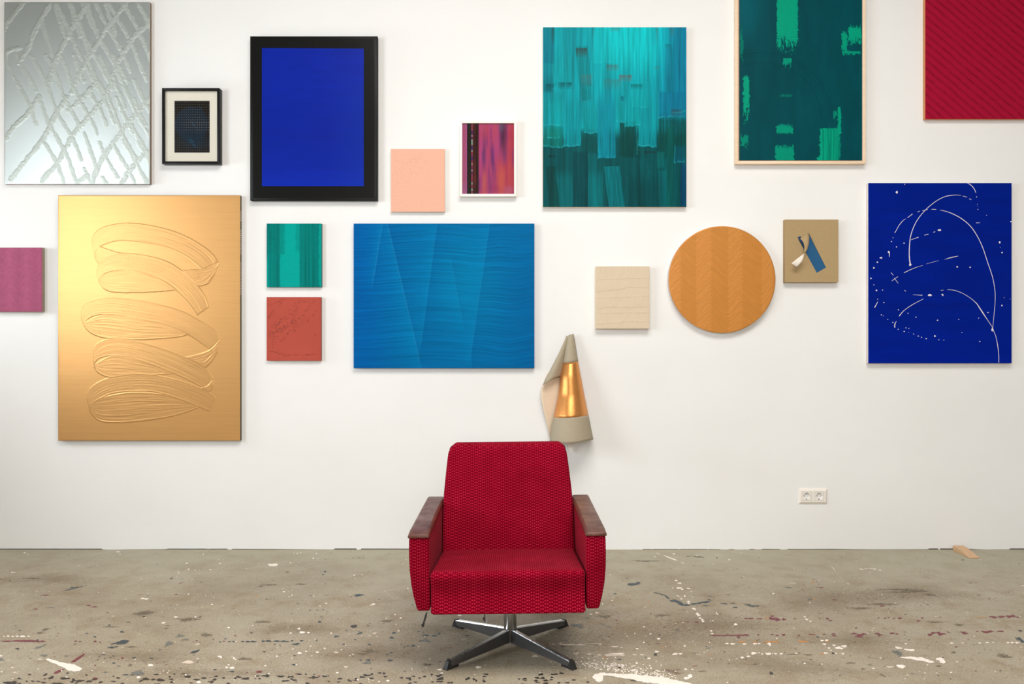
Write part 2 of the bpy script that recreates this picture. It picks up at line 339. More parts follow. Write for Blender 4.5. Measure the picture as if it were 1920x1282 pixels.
E('T', *s2, [(1060,920,60,14),(1000,940,60,10),(270,402,90,6),(520,396,50,5),(200,415,30,4),(415,302,18,4,-8),(250,514,12,4),(205,512,6,3),(280,512,8,3),(310,510,6,3),(1130,516,18,3),(220,692,70,8),(1500,1025,50,9),(1510,1030,40,7),(680,652,16,5),(1000,265,0.1,0.1),(80,980,60,10),(1190,685,50,9)])
E('M', *s2, [(190,1082,28,10),(433,435,6,4),(282,848,10,4),(927,192,6,3),(5,800,12,5)]); E('O', *s2, [(173,492,14,5)])
E('W', *s3, [(1075,193,58,4,20),(975,157,16,2,18),(1168,230,14,2.5,18),(952,182,8,3),(1100,160,10,4),(1275,172,7,3),(1533,205,8,4),(1118,368,12,5),(1145,389,18,6),(1140,427,20,7),(1165,437,10,6),(1215,430,18,4,12),(1090,427,6,3),(1238,454,5,4),(1185,491,7,8),(1158,512,10,5),(1215,535,12,7),(1215,547,9,5),(1258,590,18,7,25),(1283,628,14,8),(1295,640,14,7),(1305,663,12,5),(1322,675,10,7),(1328,688,12,6),(1130,488,6,4),(1205,613,5,3),(1435,625,4,13,-30),(1583,713,15,9),(1392,763,10,6),(1400,784,10,6),(618,524,9,4),(543,550,6,5),(865,731,12,4),(917,786,9,5),(980,824,14,7),(865,853,8,5),(813,902,10,6),(965,925,15,7),(1185,880,10,6),(905,978,13,7),(1515,862,14,6),(1560,863,18,7),(1652,865,14,6),(1735,863,16,7),(1768,862,10,6),(1845,862,16,7),(1725,938,22,9),(1765,934,8,4),(1838,942,22,9),(1790,943,10,5),(1895,941,10,5),(1635,972,13,8),(1683,962,15,7),(1192,1063,12,6),(1245,1065,10,5),(1228,1115,18,12),(1200,1132,26,10),(808,1014,11,7,25),(780,1072,22,9),(700,1032,16,7,20),(860,1025,6,4),(515,1150,30,13),(1518,1167,8,4),(1110,943,22,8,-12),(1150,941,16,6),(660,940,60,5),(1170,697,5,4),(795,782,6,4),(735,803,6,4),(1380,853,5,4),(1405,683,6,4)])
E('P', *s3, [(600,323,10,3),(452,631,14,6),(498,620,18,7),(215,858,14,7),(250,868,60,5),(300,871,50,5),(370,870,40,5),(160,866,18,4),(130,864,10,4),(640,950,85,8),(600,951,50,8),(670,949,50,10),(515,950,20,7),(438,943,22,7),(795,948,20,6),(850,949,20,6),(1270,945,12,4),(1300,947,10,4),(640,885,30,5),(690,893,14,4),(10,960,30,10),(480,860,80,2)])
E('B', *s3, [(785,397,48,10),(760,400,24,9),(820,385,20,8),(735,352,16,2,25),(960,465,22,4,8),(1000,475,26,5,20),(1040,492,24,6,35),(1055,505,16,6,35),(1110,530,46,8,8),(1145,545,32,12,20),(1190,560,40,7),(1270,550,50,6,-5),(1340,537,50,8,-6),(1350,565,30,4),(1378,518,18,4,15),(1380,490,22,3),(1490,548,26,4),(1510,552,14,4),(1565,546,15,4),(1580,579,20,6),(1680,558,30,5,12),(1715,568,30,7),(1755,567,16,6),(675,985,20,6),(1105,815,8,4),(1495,928,10,5),(1735,1023,18,4),(640,472,14,5),(885,665,8,3),(1460,688,5,3),(990,795,10,6),(880,968,8,4),(230,884,14,5),(925,612,0.1,0.1)])
E('G', *s3, [(350,722,50,15,8),(310,716,24,8),(425,660,20,7),(540,710,28,5,18),(590,730,20,8,18),(1125,752,20,8),(1225,757,14,4),(790,395,30,7),(1110,525,40,9,8),(1590,656,12,4),(800,665,10,3),(1370,897,16,4),(1072,680,10,7)])
E('M', *s3, [(652,680,12,5),(1023,735,11,5),(625,787,13,4),(593,811,11,6),(593,490,5,3),(920,628,10,4),(1210,694,10,5),(1277,694,20,5),(1350,732,14,4),(1370,668,7,3),(1665,664,20,5),(1700,664,28,6),(1770,667,25,5),(1870,646,20,5),(1880,666,30,7),(1905,677,22,8),(1430,797,45,6),(1510,798,60,5),(1600,797,60,6),(1660,795,30,7),(1605,812,18,8),(1760,793,10,4),(1867,790,10,4),(1905,798,12,5),(1272,1037,12,4),(1708,732,5,4),(1665,722,5,4),(1630,347,8,3),(1685,424,6,3),(1380,800,8,3)])
E('O', *s3, [(1630,847,38,7),(1735,847,22,6),(1850,847,65,7),(1795,727,12,4),(1380,947,18,4),(1825,663,18,5),(903,535,10,5),(1015,893,12,3),(560,972,18,4)])
E('K', *s3, [(955,948,16,9),(1125,694,8,4),(30,1130,20,7),(160,1102,30,5),(145,1127,15,6),(317,1146,17,5),(265,1168,20,5),(425,1163,14,5),(20,1150,18,6),(1862,1095,14,8),(1330,1090,0.1,0.1),(785,1152,30,4,8),(880,1166,14,7),(140,1145,16,5)])
E('T', *s3, [(1215,178,24,3,-8),(1300,184,32,7),(1265,178,20,4),(1436,190,9,5),(578,214,8,3),(1525,478,26,3),(880,215,140,5),(1000,640,60,9),(560,650,60,10)])
E('F', *s3, [(1090,1080,60,12,8),(1040,1065,40,9),(1140,1095,40,9),(1320,1080,40,6),(975,860,22,6),(1130,1065,26,8)])
E('W', *s4, [(275,626,10,4),(290,645,14,5,20),(318,659,8,5),(405,803,13,6),(440,801,14,6),(423,830,14,6),(495,838,14,6),(572,846,20,9),(525,858,22,10),(550,862,16,6),(457,860,10,6),(471,877,7,4),(435,898,18,6),(563,902,12,5),(100,902,12,6),(60,903,8,4),(210,899,10,5),(510,900,10,4),(10,828,14,6),(15,838,8,8),(1033,827,10,5),(980,858,28,7,10),(1045,872,30,6,8),(1075,876,28,8),(1380,823,14,5),(1460,821,8,3),(1588,822,10,5),(1643,819,12,4),(1688,818,6,3),(1800,819,14,4),(1832,819,14,5),(1868,820,15,6),(1060,934,60,8,4),(1120,940,60,12,8),(1170,948,55,12,14),(1210,960,34,10,16),(1290,944,30,12,8),(1308,960,22,14),(1000,998,34,13,8),(915,1001,28,3),(700,268,20,3,10),(735,265,18,2),(775,262,20,2),(800,268,16,3),(840,275,10,4),(490,262,22,2,45),(66,786,7,4),(5,905,16,7),(275,975,8,5),(600,376,10,2,40),(40,450,8,4),(185,372,30,2),(1910,391,10,3),(790,1012,12,4)])
E('M', *s4, [(30,642,25,6),(20,632,12,5),(75,645,22,10),(60,636,18,5),(120,644,18,9),(203,639,13,5),(30,620,15,5),(388,636,9,4),(445,638,13,7),(468,653,18,4),(245,669,6,3),(830,632,8,4),(877,635,12,4),(905,631,9,4),(945,636,10,4),(990,635,20,7),(1125,656,15,6),(1157,634,9,6),(1290,628,8,4),(1680,624,25,5),(1700,628,20,8),(1750,625,25,8),(1815,623,35,9),(1838,618,20,8),(1870,627,20,4,8),(32,757,12,5),(72,763,9,4),(117,760,16,8),(232,762,12,5),(320,757,20,4),(345,760,12,4),(422,755,15,5),(490,754,20,6),(495,767,20,6),(645,751,30,6),(690,762,26,8),(722,754,24,7),(675,773,28,5),(700,776,14,5),(820,750,24,6),(840,760,22,6),(930,748,18,6),(968,753,16,5),(1215,758,20,9),(1240,745,22,7),(1275,744,18,8),(1300,755,30,10),(1350,739,12,4),(1465,740,22,6),(1478,750,22,7),(1570,734,12,4),(1640,740,36,7),(1665,734,30,6),(1745,733,28,5),(1610,733,14,3),(497,498,20,5),(855,543,23,5),(825,527,5,3),(398,405,20,4,6),(345,343,6,4),(380,380,6,3),(365,362,5,3,40),(1198,534,12,3),(1220,550,5,2),(1580,462,16,3),(270,386,14,2,5),(258,421,8,3),(1658,490,10,4),(905,563,5,3),(940,575,5,4),(875,572,6,2),(1805,440,10,3),(560,403,8,2),(1412,850,12,4)])
E('O', *s4, [(45,812,45,7),(265,810,45,7),(445,810,20,5),(240,332,13,3),(335,365,17,5),(342,491,13,4),(410,902,20,5),(1600,630,40,2.5),(1622,323,8,3),(1885,371,10,2)])
E('B', *s4, [(372,776,12,5),(662,709,12,4),(1890,792,24,10,30),(1905,808,18,9,30),(1012,478,7,4),(260,962,7,4),(330,982,5,3),(1028,608,6,3),(12,925,6,3),(240,947,4,3)])
E('G', *s4, [(150,405,28,5,10),(318,493,20,7),(1025,738,12,4),(970,893,38,14,15),(985,912,24,12),(950,885,20,8),(1870,790,20,10,20),(395,600,16,4),(490,1105,8,4),(1085,1052,20,5)])
E('K', *s4, [(1890,730,18,6),(488,898,14,7),(1350,1,0.1,0.1),(25,1050,16,8),(20,1040,8,5),(540,1063,8,5),(235,895,10,3)])
E('T', *s4, [(1460,198,14,4),(860,1065,30,6,20),(765,985,16,6),(1760,915,50,14,8),(1790,925,40,10),(1280,995,22,6),(1390,890,22,10),(960,420,140,6),(1100,430,120,10),(1220,460,60,8,10),(1000,440,120,5),(860,530,120,8),(700,560,100,8),(1250,665,60,6),(1430,685,40,8),(620,970,40,6),(180,905,60,4),(300,910,40,6),(1520,370,16,3),(710,1015,20,5)])
SP['D'] = [(1190,1190,170,26,0),(1330,1170,120,18,0),(970,1215,150,30,0),(1560,1125,170,22,0),(1700,1110,110,16,0),(1480,1250,160,18,5),(390,1262,120,10,0),(700,1225,130,16,0),(820,1180,90,14,0),(250,1230,120,12,0),(1080,1150,90,12,0),(1600,1200,120,14,0),(560,1180,110,10,0),(90,1085,90,9,0)]  # wide soft brown ellipses, some beneath and beside the chair
# small droplets around the big puddle and general scatter
r7 = random.Random(5)
for i in range(230):
    a = r7.random(); x = 1085+a*170+r7.gauss(0, 14); y = 1250+a*26-abs(r7.gauss(0, 9))-2
    SP['W'].append((x, y, r7.uniform(.8, 2.6), r7.uniform(.5, 1.3), r7.uniform(0, 30)))
for i in range(70):
    SP['W'].append((r7.uniform(1030, 1110), r7.uniform(1225, 1258), r7.uniform(.5, 1.3), r7.uniform(.4, .8), 0))
for i in range(420):
    x = r7.uniform(-60, 1980); y = 1040+240*r7.random()**.7
    kk = r7.choice('WWPPBKKTTM'); z = .35+(y-1030)/260*.9
    SP[kk].append((x, y, z*r7.uniform(.9, 2.4), z*r7.uniform(.5, 1.0), r7.uniform(-15, 15)))
for i in range(150):
    x = r7.uniform(20, 1060); y = r7.uniform(1262, 1290); SP['K'].append((x, y, r7.uniform(2, 6), r7.uniform(1, 2.2), r7.uniform(-12, 12)))
def splats(name, lst, color, lift, rough, label, soft=False):
    V = []; F = []; A = []; F0 = []; rr = random.Random(len(lst))
    if soft and soft != 1: lst = [(a, b, c*1.35, d*1.5, e) for a, b, c, d, e in lst]
    for (x, y, rx, ry, ang) in lst:
        if rx < .1: continue
        n = 8 if rx < 3 else (14 if rx < 9 else 26); ca, sa = math.cos(math.radians(ang)), math.sin(math.radians(ang))
        jit = .14 if rx < 3 else .26
        base = len(V); ph = rr.random()*6.28
        z = lift+(len(F0) % 30)*1.6e-6; F0.append(0)
        cx, cy = floor_pt(x, max(y, 1033)); V.append((cx, cy, z)); A.append(1.0)
        for k in range(n):
            th = 2*PI*k/n; q = 1+jit*(math.sin(3*th+ph)*.6+rr.uniform(-1, 1)*.75)
            dx = rx*math.cos(th)*q; dy = ry*math.sin(th)*q
            ux, uy = floor_pt(x+dx*ca-dy*sa, max(y+dx*sa+dy*ca, 1032.2)); V.append((ux, uy, z)); A.append(0.0)
        for k in range(n): F.append((base, base+1+(k+1) % n, base+1+k))
    m = plain(name+'_'+label.split()[0], color, rough, nscale=90, var=.18, bump=.3, bdist=.0008)
    if soft:
        t = NT(name+'_soft'); fd = t.attr('fade').outputs['Fac']; n1 = t.noise(t.mapping(t.coord(), scale=(1, 1.6, 1)), 55, 5, .75); n2 = t.noise(t.coord(), 300, 3, .7)
        a_ = t.math('MULTIPLY', t.rng(t.math('ADD', t.math('MULTIPLY', fd, .9), t.math('MULTIPLY', t.math('SUBTRACT', t.math('ADD', n1, t.math('MULTIPLY', n2, .4)), .7), 2.2)), .18, .75, 0, 1), soft)
        if soft == 1: a_ = t.rng(t.math('ADD', t.math('MULTIPLY', fd, 1.2), t.math('MULTIPLY', t.math('SUBTRACT', t.math('ADD', n1, t.math('MULTIPLY', n2, .5)), .75), 2.4)), .05, .16, 0, 1)
        t.fin(color, rough); t.b.inputs['Alpha'].default_value = 1; t.l.new(a_, t.b.inputs['Alpha']); m = t.m
    o = mesh_obj(name, V, F, m, floor)
    at = o.data.attributes.new('fade', 'FLOAT', 'POINT'); at.data.foreach_set('value', A)
    o['kind'] = 'stuff'; o['label'] = label
    return o
mixf = lambda c, k: tuple(a*k+b*(1-k) for a, b in zip(c, L(150, 137, 116)))
splats('floor_stains_patches', SP['T'], mixf(L(92, 80, 62), .62), .0001, .8, 'brown grime stains on the concrete', .8)
splats('floor_stains_patches', SP['D'], L(112, 84, 52), .00005, .8, 'broad brown patches', .22)
splats('paint_spatter', SP['F'], mixf(CM, .45), .00018, .7, 'faint rubbed maroon paint', .6)
splats('paint_spatter', SP['G'], mixf(CG, .8), .00022, .6, 'grey blue paint stains', .95)
splats('paint_spatter', SP['P'], CP, .00034, .6, 'pinkish white scuffed paint', 1)
splats('paint_spatter', SP['O'], CO, .00040, .5, 'orange paint dashes', 1)
splats('paint_spatter', SP['M'], CM, .00046, .5, 'maroon paint drips in rows', 1)
splats('paint_spatter', SP['B'], CB, .00052, .5, 'dark blue paint drips', 1)
splats('paint_spatter', SP['K'], CK, .00058, .5, 'black paint spots', 1)
splats('paint_spatter', SP['W'], CW, .00064, .5, 'white paint drips')
# big white puddle and white brush mark, ragged outlines
def ragged(name, pts, lift, jit, label, seed=1):
    rr = random.Random(seed); out = []
    for i in range(len(pts)):
        a = pts[i]; b = pts[(i+1) % len(pts)]; n = max(1, int(math.dist(a, b)/3.2))
        for k in range(n):
            u = k/n; out.append((a[0]+(b[0]-a[0])*u+rr.uniform(-1, 1)*jit*1.4, a[1]+(b[1]-a[1])*u+rr.uniform(-1, 1)*jit*.6))
    P3 = [Vector((*floor_pt(x, y), lift)) for x, y in out]
    tri = tessellate_polygon([P3]); o = mesh_obj(name, P3, tri, plain(name+'_white', CW, .45, nscale=40, var=.05, bump=.3), floor); o['label'] = label
    return o
ragged('paint_puddle', zc([(465,1122),(480,1100),(540,1090),(640,1097),(700,1104),(760,1098),(900,1116),(1010,1122),(1100,1145),(1230,1172),(1300,1200),(1360,1240),(1250,1260),(1080,1240),(960,1200),(1000,1180),(930,1172),(870,1168),(780,1142),(700,1132),(640,1121),(600,1116),(560,1110),(540,1120),(545,1140),(520,1150),(480,1140)], 4.174, 1000, 1000), .00072, 1.3, 'wide white paint spill')
ragged('paint_stroke', zc([(345,945),(365,938),(420,955),(480,970),(560,985),(590,1000),(612,1012),(595,1030),(560,1036),(520,1030),(480,1010),(430,985),(385,968)], 4.0, 0, 1000), .00072, 1.0, 'white brush mark', 4)
# two cracks in the concrete under the chair
def crack(name, pts, col, lift, label, seed):
    rr = random.Random(seed); out = []
    for i in range(len(pts)):
        a = pts[i]; b = pts[(i+1) % len(pts)]; n = max(1, int(math.dist(a, b)/1.5))
        for k in range(n): u = k/n; out.append((a[0]+(b[0]-a[0])*u+rr.uniform(-1, 1)*.55, a[1]+(b[1]-a[1])*u))
    P3 = [Vector((*floor_pt(x, y), lift)) for x, y in out]
    o = mesh_obj(name, P3, tessellate_polygon([P3]), plain(name+'_%d' % seed, col, .9), floor)
    if label: o['label'] = label
crack('crack', zc([(1497,618),(1507,618),(1503,650),(1490,686),(1479,733),(1467,733),(1458,714),(1473,704),(1482,668)], 4.174, 440, 1000), (.02, .014, .01), .00070, 'short dark crack', 1)
crack('crack', zc([(606,120),(620,120),(616,170),(618,262),(608,268),(607,235),(586,220),(590,190),(604,180)], 6.857, 820, 1130), (.05, .03, .022), .00070, 'short dark crack with a whitish rim', 2)
crack('crack_rim', zc([(624,120),(634,120),(632,180),(643,235),(636,272),(624,262),(620,170)], 6.857, 820, 1130), L(184, 176, 166), .00074, None, 3)

# ------------------------------------------------------------------ paintings
def full(X, c): return np.ones(X.shape+(3,))*np.array(L(*c))
def ribbon(shape, X, Y, up, lo, ns=None, nt=None):
    """forward map of a brush ribbon given by two edges onto the raster; returns S,T (nan outside)"""
    ny, nx = shape; x0, x1 = X[0, 0], X[0, -1]; y0, y1 = Y[0, 0], Y[-1, 0]
    U = resample(up, 900); Q = resample(lo, 900); nt = 170
    S, T = np.meshgrid(np.linspace(0, 1, 900), np.linspace(0, 1, nt), indexing='ij')
    PX = U[:, None, 0]*(1-T)+Q[:, None, 0]*T; PY = U[:, None, 1]*(1-T)+Q[:, None, 1]*T
    ix = np.round((PX-x0)/(x1-x0)*(nx-1)).astype(int); iy = np.round((PY-y0)/(y1-y0)*(ny-1)).astype(int)
    ok = (ix >= 0) & (ix < nx) & (iy >= 0) & (iy < ny)
    A = np.full(shape, np.nan); B = np.full(shape, np.nan)
    A[iy[ok], ix[ok]] = S[ok]; B[iy[ok], ix[ok]] = T[ok]
    return A, B

# 1 gold -----------------------------------------------------------------
def gold_fn(X, Y):
    C = full(X, (224, 170, 106))
    n = fbm(X/90, Y/3.0, 3, 3); C = C*(1+.07*(n-.5))[..., None]
    H = .00010*fbm(X/60, Y/1.6, 9, 2)
    tails = [
     ([(340,507),(380,505),(405,500),(410,494)], [(352,518),(368,534),(388,532),(402,514)]),
     ([(340,672),(390,658),(413,636)], [(356,690),(384,690),(408,660)]),
     ([(378,727),(390,722),(399,712)], [(381,732),(392,734),(400,722)])]
    loops = [
     (([(186,462),(215,472),(260,482),(320,500)], [(177,480),(188,494),(230,500),(300,512)]),
      ([(177,478),(174,462),(175,444),(186,431),(205,423),(246,418.7),(304,427.7),(353,445.7),(394,472),(408,490)], [(179,482),(179,474),(181,468),(189,460.5),(213.7,452),(238.3,450.6),(279,455.5),(320,466),(353,483),(379,504.7)])),
     (([(190,519),(215,509),(255,510),(305,528),(330,541)], [(185,526),(195.7,540.7),(213.7,547.3),(254.7,548),(303.9,545.7),(328,543)]),
      ([(185,524),(182,512),(183.4,503),(189,490),(205.5,480),(230,475),(271,479),(315,491.6),(353,518),(382.5,552),(390.7,575)], [(186,528),(186,524),(188.5,519),(202,509.6),(231.8,506),(271,513),(312,531),(344.8,558.8),(369.4,590)])),
     (([(162,603),(195,590),(230,592),(271,600),(310,608),(350,624)], [(157.8,608.7),(168,621.8),(196,633),(252,636.8),(327,632),(351.6,626.5)]),
      ([(157,607),(153,595),(153,583),(161,568.6),(186,560),(218.6,558.8),(279,567),(336,582),(375,602),(402,620),(413,636)], [(159,611),(159,606),(162,600),(172.8,592.5),(194,589),(230,590.7),(271,599.7),(308.5,606.9),(351.6,625.6),(392.8,653.7)])),
     (([(180,682),(211,667),(243,671),(289,685),(325,699)], [(176.5,687),(185,698.6),(205.5,707),(240,706),(280,703),(327,700)]),
      ([(177,684),(175,670),(175.6,655.5),(183,644),(201.8,635.9),(233.6,635),(289.8,648),(346,668.7),(383.4,689),(400,710)], [(178,688),(177.5,682),(180,676),(186.8,670.5),(211,665.8),(243,669.6),(289.8,684.6),(336.6,704),(381.6,726.7)])),
     (([(170,760),(190,746),(240,736),(290,737),(320,742),(360,757)], [(167,768),(186.8,788.5),(224,792),(271,788.5),(327,779),(372,764)]),
      ([(168,764),(164,750),(168,730.4),(186.8,715.5),(215,706),(252,701.4),(289.8,703),(336.6,713.6),(383.4,730.4),(404,745.4)], [(169,770),(169,763),(172,757),(186.8,747.3),(215,736),(261.7,732.7),(299,736),(336.6,747.3),(392.8,770.7)]))]
    def lay(up, lo, seed, amp, ridge=True, dark=.07):
        A, B = ribbon(X.shape, X, Y, up, lo); k = ~np.isnan(A)
        a = A[k]; b = B[k]
        h = amp*(.35+vnoise(a*6, b*34, seed)+.6*vnoise(a*3, b*80, seed+1))
        if ridge: h = h + .0007*np.exp(-((b-.985)/.018)**2) + .0004*np.exp(-((b-.015)/.02)**2)
        base = H0[k]; H[k] = .0002+h
        C[k] = C[k]*(1-dark*(.4+vnoise(a*4, b*22, seed+3)))[:, None]
    H0 = H.copy()
    for i, (t1) in enumerate(tails): lay(t1[0], t1[1], 70+i, .0009, False)
    for i, (ret, arch) in enumerate(loops):
        lay(ret[0], ret[1], 20+i, .0005); lay(arch[0], arch[1], 40+i, .00045)
    return C, H
M_GOLD = painted('gold_paint', rough=.36, metal=.72, streak=(6, 6, 700), samt=.03, wb=.1)
M_GOLDEDGE = plain('dark_olive_edge', L(78, 70, 50), .6, nscale=50)
th, o = canvas('gold_canvas', 'large gold painting with five stacked looping brush swirls', 109, 366, 450, 826, .03, 1.15, gold_fn, M_GOLD, M_GOLDEDGE)
V = []; F = []; xx = WX(450, .03)-o[0]+.0004
for seg in ((395, 413), (430, 476), (492, 552)):
    yy = seg[0]
    while yy < seg[1]:
        q = [(-.005, yy), (-.027, yy+1.5), (-.027, yy+2.4), (-.006, yy+.9)]
        b = len(V); V += [(xx, a, WZ(c, .02)-o[2]) for a, c in q]; F.append((b, b+1, b+2, b+3)); yy += 3.4
e = mesh_obj('paint_flecks', V, F, M_CREAM_EDGE, th); e['label'] = 'cream flecks on the dark right edge'; e['kind'] = 'stuff'

# 2 silver ----------------------------------------------------------------
def silver_fn(X, Y):
    C = full(X, (208, 215, 212)); H = np.zeros(X.shape); Z = lambda p: zc(p, 3.662, 0, 0)
    slash = [[(340,30),(250,190),(190,330),(130,430)], [(600,25),(500,180),(440,300),(380,420),(330,590)], [(860,30),(740,180),(650,330),(560,480),(490,640)],
             [(1010,170),(900,280),(800,450),(730,650),(610,800),(500,930),(400,1110),(290,1240)], [(1020,690),(900,820),(780,980),(690,1110),(630,1260)],
             [(460,670),(380,790),(300,950),(180,1100),(70,1240)], [(270,660),(190,780),(90,880),(40,960)], [(1010,1040),(900,1160),(830,1260)], [(160,20),(60,140),(30,200)], [(130,330),(60,350),(30,390)],
             [(660,560),(590,650),(470,760)], [(600,1210),(520,1260)]]
    back = []
    for k in range(-2, 14):
        x0 = 40+k*94; pts = [(x0+.47*t+10*math.sin(t/70+k), t) for t in range(380, 1300, 60)] if k < 7 else [(x0-330+.5*t+8*math.sin(t/90+k), t) for t in range(10, 1300, 60)]
        r = random.Random(k+40); i = 0
        while i < len(pts)-1:
            n = r.choice([3, 4, 6, 8, 10]); back.append(pts[i:i+n+1]); i += n+r.choice([0, 1, 1, 2])
    for x, y in ((380, 70), (480, 60), (600, 60), (720, 40), (290, 190), (550, 200)): back.append([(x, y-40), (x+20, y+40), (x+60, y+150), (x+70, y+190)])
    def lay(pts, w, seed, amp):
        if len(pts) < 2: return
        q = resample(Z(pts), 60)
        for (a, b) in zip(q[:-1], q[1:]):
            m = (np.abs(X-(a[0]+b[0])/2) < 14) & (np.abs(Y-(a[1]+b[1])/2) < 14)
            if not m.any(): continue
            px = X[m]-a[0]; py = Y[m]-a[1]; d = b-a; u = np.clip((px*d[0]+py*d[1])/(d@d+1e-9), 0, 1)
            dist = np.hypot(px-u*d[0], py-u*d[1])
            ww = w*(.55+.85*vnoise(X[m]/4.5, Y[m]/4.5, seed))
            h = amp*np.sqrt(np.clip(1-(dist/ww)**2, 0, 1))*(.45+1.1*vnoise(X[m]/2.6, Y[m]/2.6, seed+5))
            H[m] = np.maximum(H[m], h); K[m] = np.maximum(K[m], sm(1.05, .8, dist/ww))
    K = np.zeros(X.shape)
    for i, p in enumerate(back): lay(p, 3.9, i, .0007)
    for i, p in enumerate(slash): lay(p, 4.8, 90+i, .0010)
    blend(C, K*.4, (186, 191, 176)); H = H+.00008*fbm(X/1.2, Y/1.2, 4, 2)
    sil_mask['K'] = K
    return C, H
sil_mask = {}
tS = NT('silver_paint'); ca = tS.attr('Col').outputs['Color']; km = tS.attr('ridge').outputs['Fac']
fn_ = tS.noise(tS.coord(), 900, 2, .5)
M_SILVER = tS.fin(ca, tS.rng(km, 0, 1, .38, .52), tS.rng(km, 0, 1, .92, .90), tS.bump(fn_, .08, .0003))
th, o = canvas('silver_canvas', 'large mirror-like silver painting crossed by raised lumpy diagonal ridges', 8, 4, 281, 345, .024, 1.25, silver_fn, M_SILVER, plain('silver_edge_brown', L(128, 104, 84), .5))
me = th.children[0].data if 'painted' in th.children[0].name else th.children[1].data
at = me.attributes.new('ridge', 'FLOAT', 'POINT'); at.data.foreach_set('value', sil_mask['K'].astype(np.float32).ravel())

# 3 teal large -------------------------------------------------------------
def teal_fn(X, Y):
    zx = (X-1000)*3.374; zy = (Y-30)*3.374
    C = full(X, (0, 168, 180)); H = np.zeros(X.shape)
    st = fbm(zx/14, zy/420, 1, 4); st2 = vnoise(zx/4, zy/260, 8)
    blend(C, sm(330, 520, zx)*sm(960, 760, zx)*sm(470, 150, zy)*.95, (0, 216, 222))
    blend(C, sm(700, 950, zx)*.75, (0, 120, 165)); blend(C, sm(170, 60, zx)*sm(60, 300, zy)*.5, (0, 130, 150))
    blend(C, sm(480, 640, zy)*.5, (0, 150, 160))
    C *= (1+.65*(st-.5)+.22*(st2-.5))[..., None]
    blend(C, sm(690, 790, zy+40*(vnoise(zx/60, zy*0, 4)-.5)), (0, 84, 88))
    low = sm(640, 760, zy); C *= (1+low*(.75*(st-.5)))[..., None]
    def s(x0, y0, x1, y1, c, a=.9, slant=0, edge=1, seed=0, fade=0):
        """a vertical brush stroke that ends at y1 with a little ridge of paint"""
        cx = zx-slant*(zy-y0); jag = 9*(vnoise(zx/3, zy*0, seed)-.5)+9*(vnoise(zx/30, zy*0, seed+1)-.5)+.06*(zx-(x0+x1)/2)*(1 if seed % 2 else -1)
        wob = 5*(vnoise(zy/60, zy*0, seed+2)-.5)
        m = sm(x0-2, x0+3, cx+wob)*sm(x1+2, x1-3, cx+wob)*sm(y1+jag+2, y1+jag-2, zy)*sm(y0-fade-3, y0+fade+3, zy+jag*.6)
        br = .45+1.0*vnoise(cx/6, zy/260, seed+3)*(.7+.6*vnoise(zy/50, cx/30, seed+5))
        blend(C, m*a*np.clip(br, 0, 1), c)
        if edge:
            r = m*np.exp(-((zy-(y1+jag-5))/3.2)**2)*sm(.25, .6, vnoise(zx/9, zy*0, seed+9)); H[:] = H+.0009*r; blend(C, r*.55, (40, 200, 212))
            r2 = m*np.exp(-((cx+wob-x0-4)/2.4)**2)*.5*sm(.3, .6, vnoise(zy/40, zy*0, seed+8)); H[:] = H+.0006*r2; blend(C, r2*.7, (40, 190, 200))
        H[:] = H+m*.00018*vnoise(cx/4, zy/200, seed+4)
    s(60, 480, 200, 700, (0,150,155), .6, 0, 1, 1, 20)
    s(790, 640, 970, 900, (0,78,72), .85, 0, 0, 2, 30); s(545, 670, 650, 890, (0,74,70), .9, 0, 0, 3, 4); s(655, 700, 700, 870, (0,96,90), .7, 0, 1, 4)
    s(60, 700, 190, 830, (0,128,122), .8, 0, 1, 5, 30); s(85, 700, 165, 775, (0,140,130), .7, 0, 1, 6, 20)
    s(200, 820, 320, 1210, (0,100,105), .6, 0, 0, 7, 20); s(300, 720, 410, 860, (0,84,84), .8, 0, 0, 8, 20)
    s(250, 860, 345, 1210, (0,70,76), .8, 0, 0, 9, 6); s(340, 870, 400, 1210, (0,110,116), .6, .1, 0, 10, 6); s(345, 1000, 440, 1215, (0,128,134), .65, 0, 0, 55, 40)
    s(130, 1000, 250, 1210, (0,124,130), .5, 0, 0, 56, 40)
    s(445, 948, 545, 1210, (0,128,136), .85, .12, 0, 11, 5); s(575, 898, 665, 1210, (0,88,92), .85, .02, 0, 12, 4); s(660, 900, 720, 1210, (0,98,104), .5, .2, 0, 13, 20)
    s(600, 1040, 830, 1210, (0,66,70), .6, 0, 0, 14, 60); s(75, 950, 140, 1210, (0,66,62), .7, .1, 0, 15, 5); s(795, 975, 850, 1210, (0,110,116), .7, 0, 0, 16, 5)
    s(845, 700, 886, 1210, (0,96,92), .8, 0, 0, 17, 5); s(890, 820, 960, 930, (0,95,120), .5, 0, 1, 18, 20); s(930, 930, 978, 1210, (0,62,110), .7, 0, 0, 19, 40)
    s(780, 860, 830, 960, (0,112,112), .7, 0, 0, 20, 4); s(100, 540, 205, 692, (0,165,172), .75, 0, 1, 21, 30); s(190, 560, 300, 825, (0,160,172), .9, 0, 1, 22, 60)
    s(318, 560, 412, 742, (0,158,165), .8, 0, 1, 23, 60); s(405, 520, 520, 898, (0,150,172), .9, 0, 1, 24, 80); s(522, 500, 580, 672, (0,158,165), .8, 0, 1, 25, 60)
    s(580, 540, 680, 697, (0,165,172), .85, 0, 1, 26, 60); s(682, 520, 800, 828, (0,158,170), .9, -.06, 1, 27, 80); s(790, 480, 968, 640, (0,120,160), .7, 0, 1, 28, 4); s(880, 560, 968, 612, (0,130,165), .6, 0, 1, 58, 30)
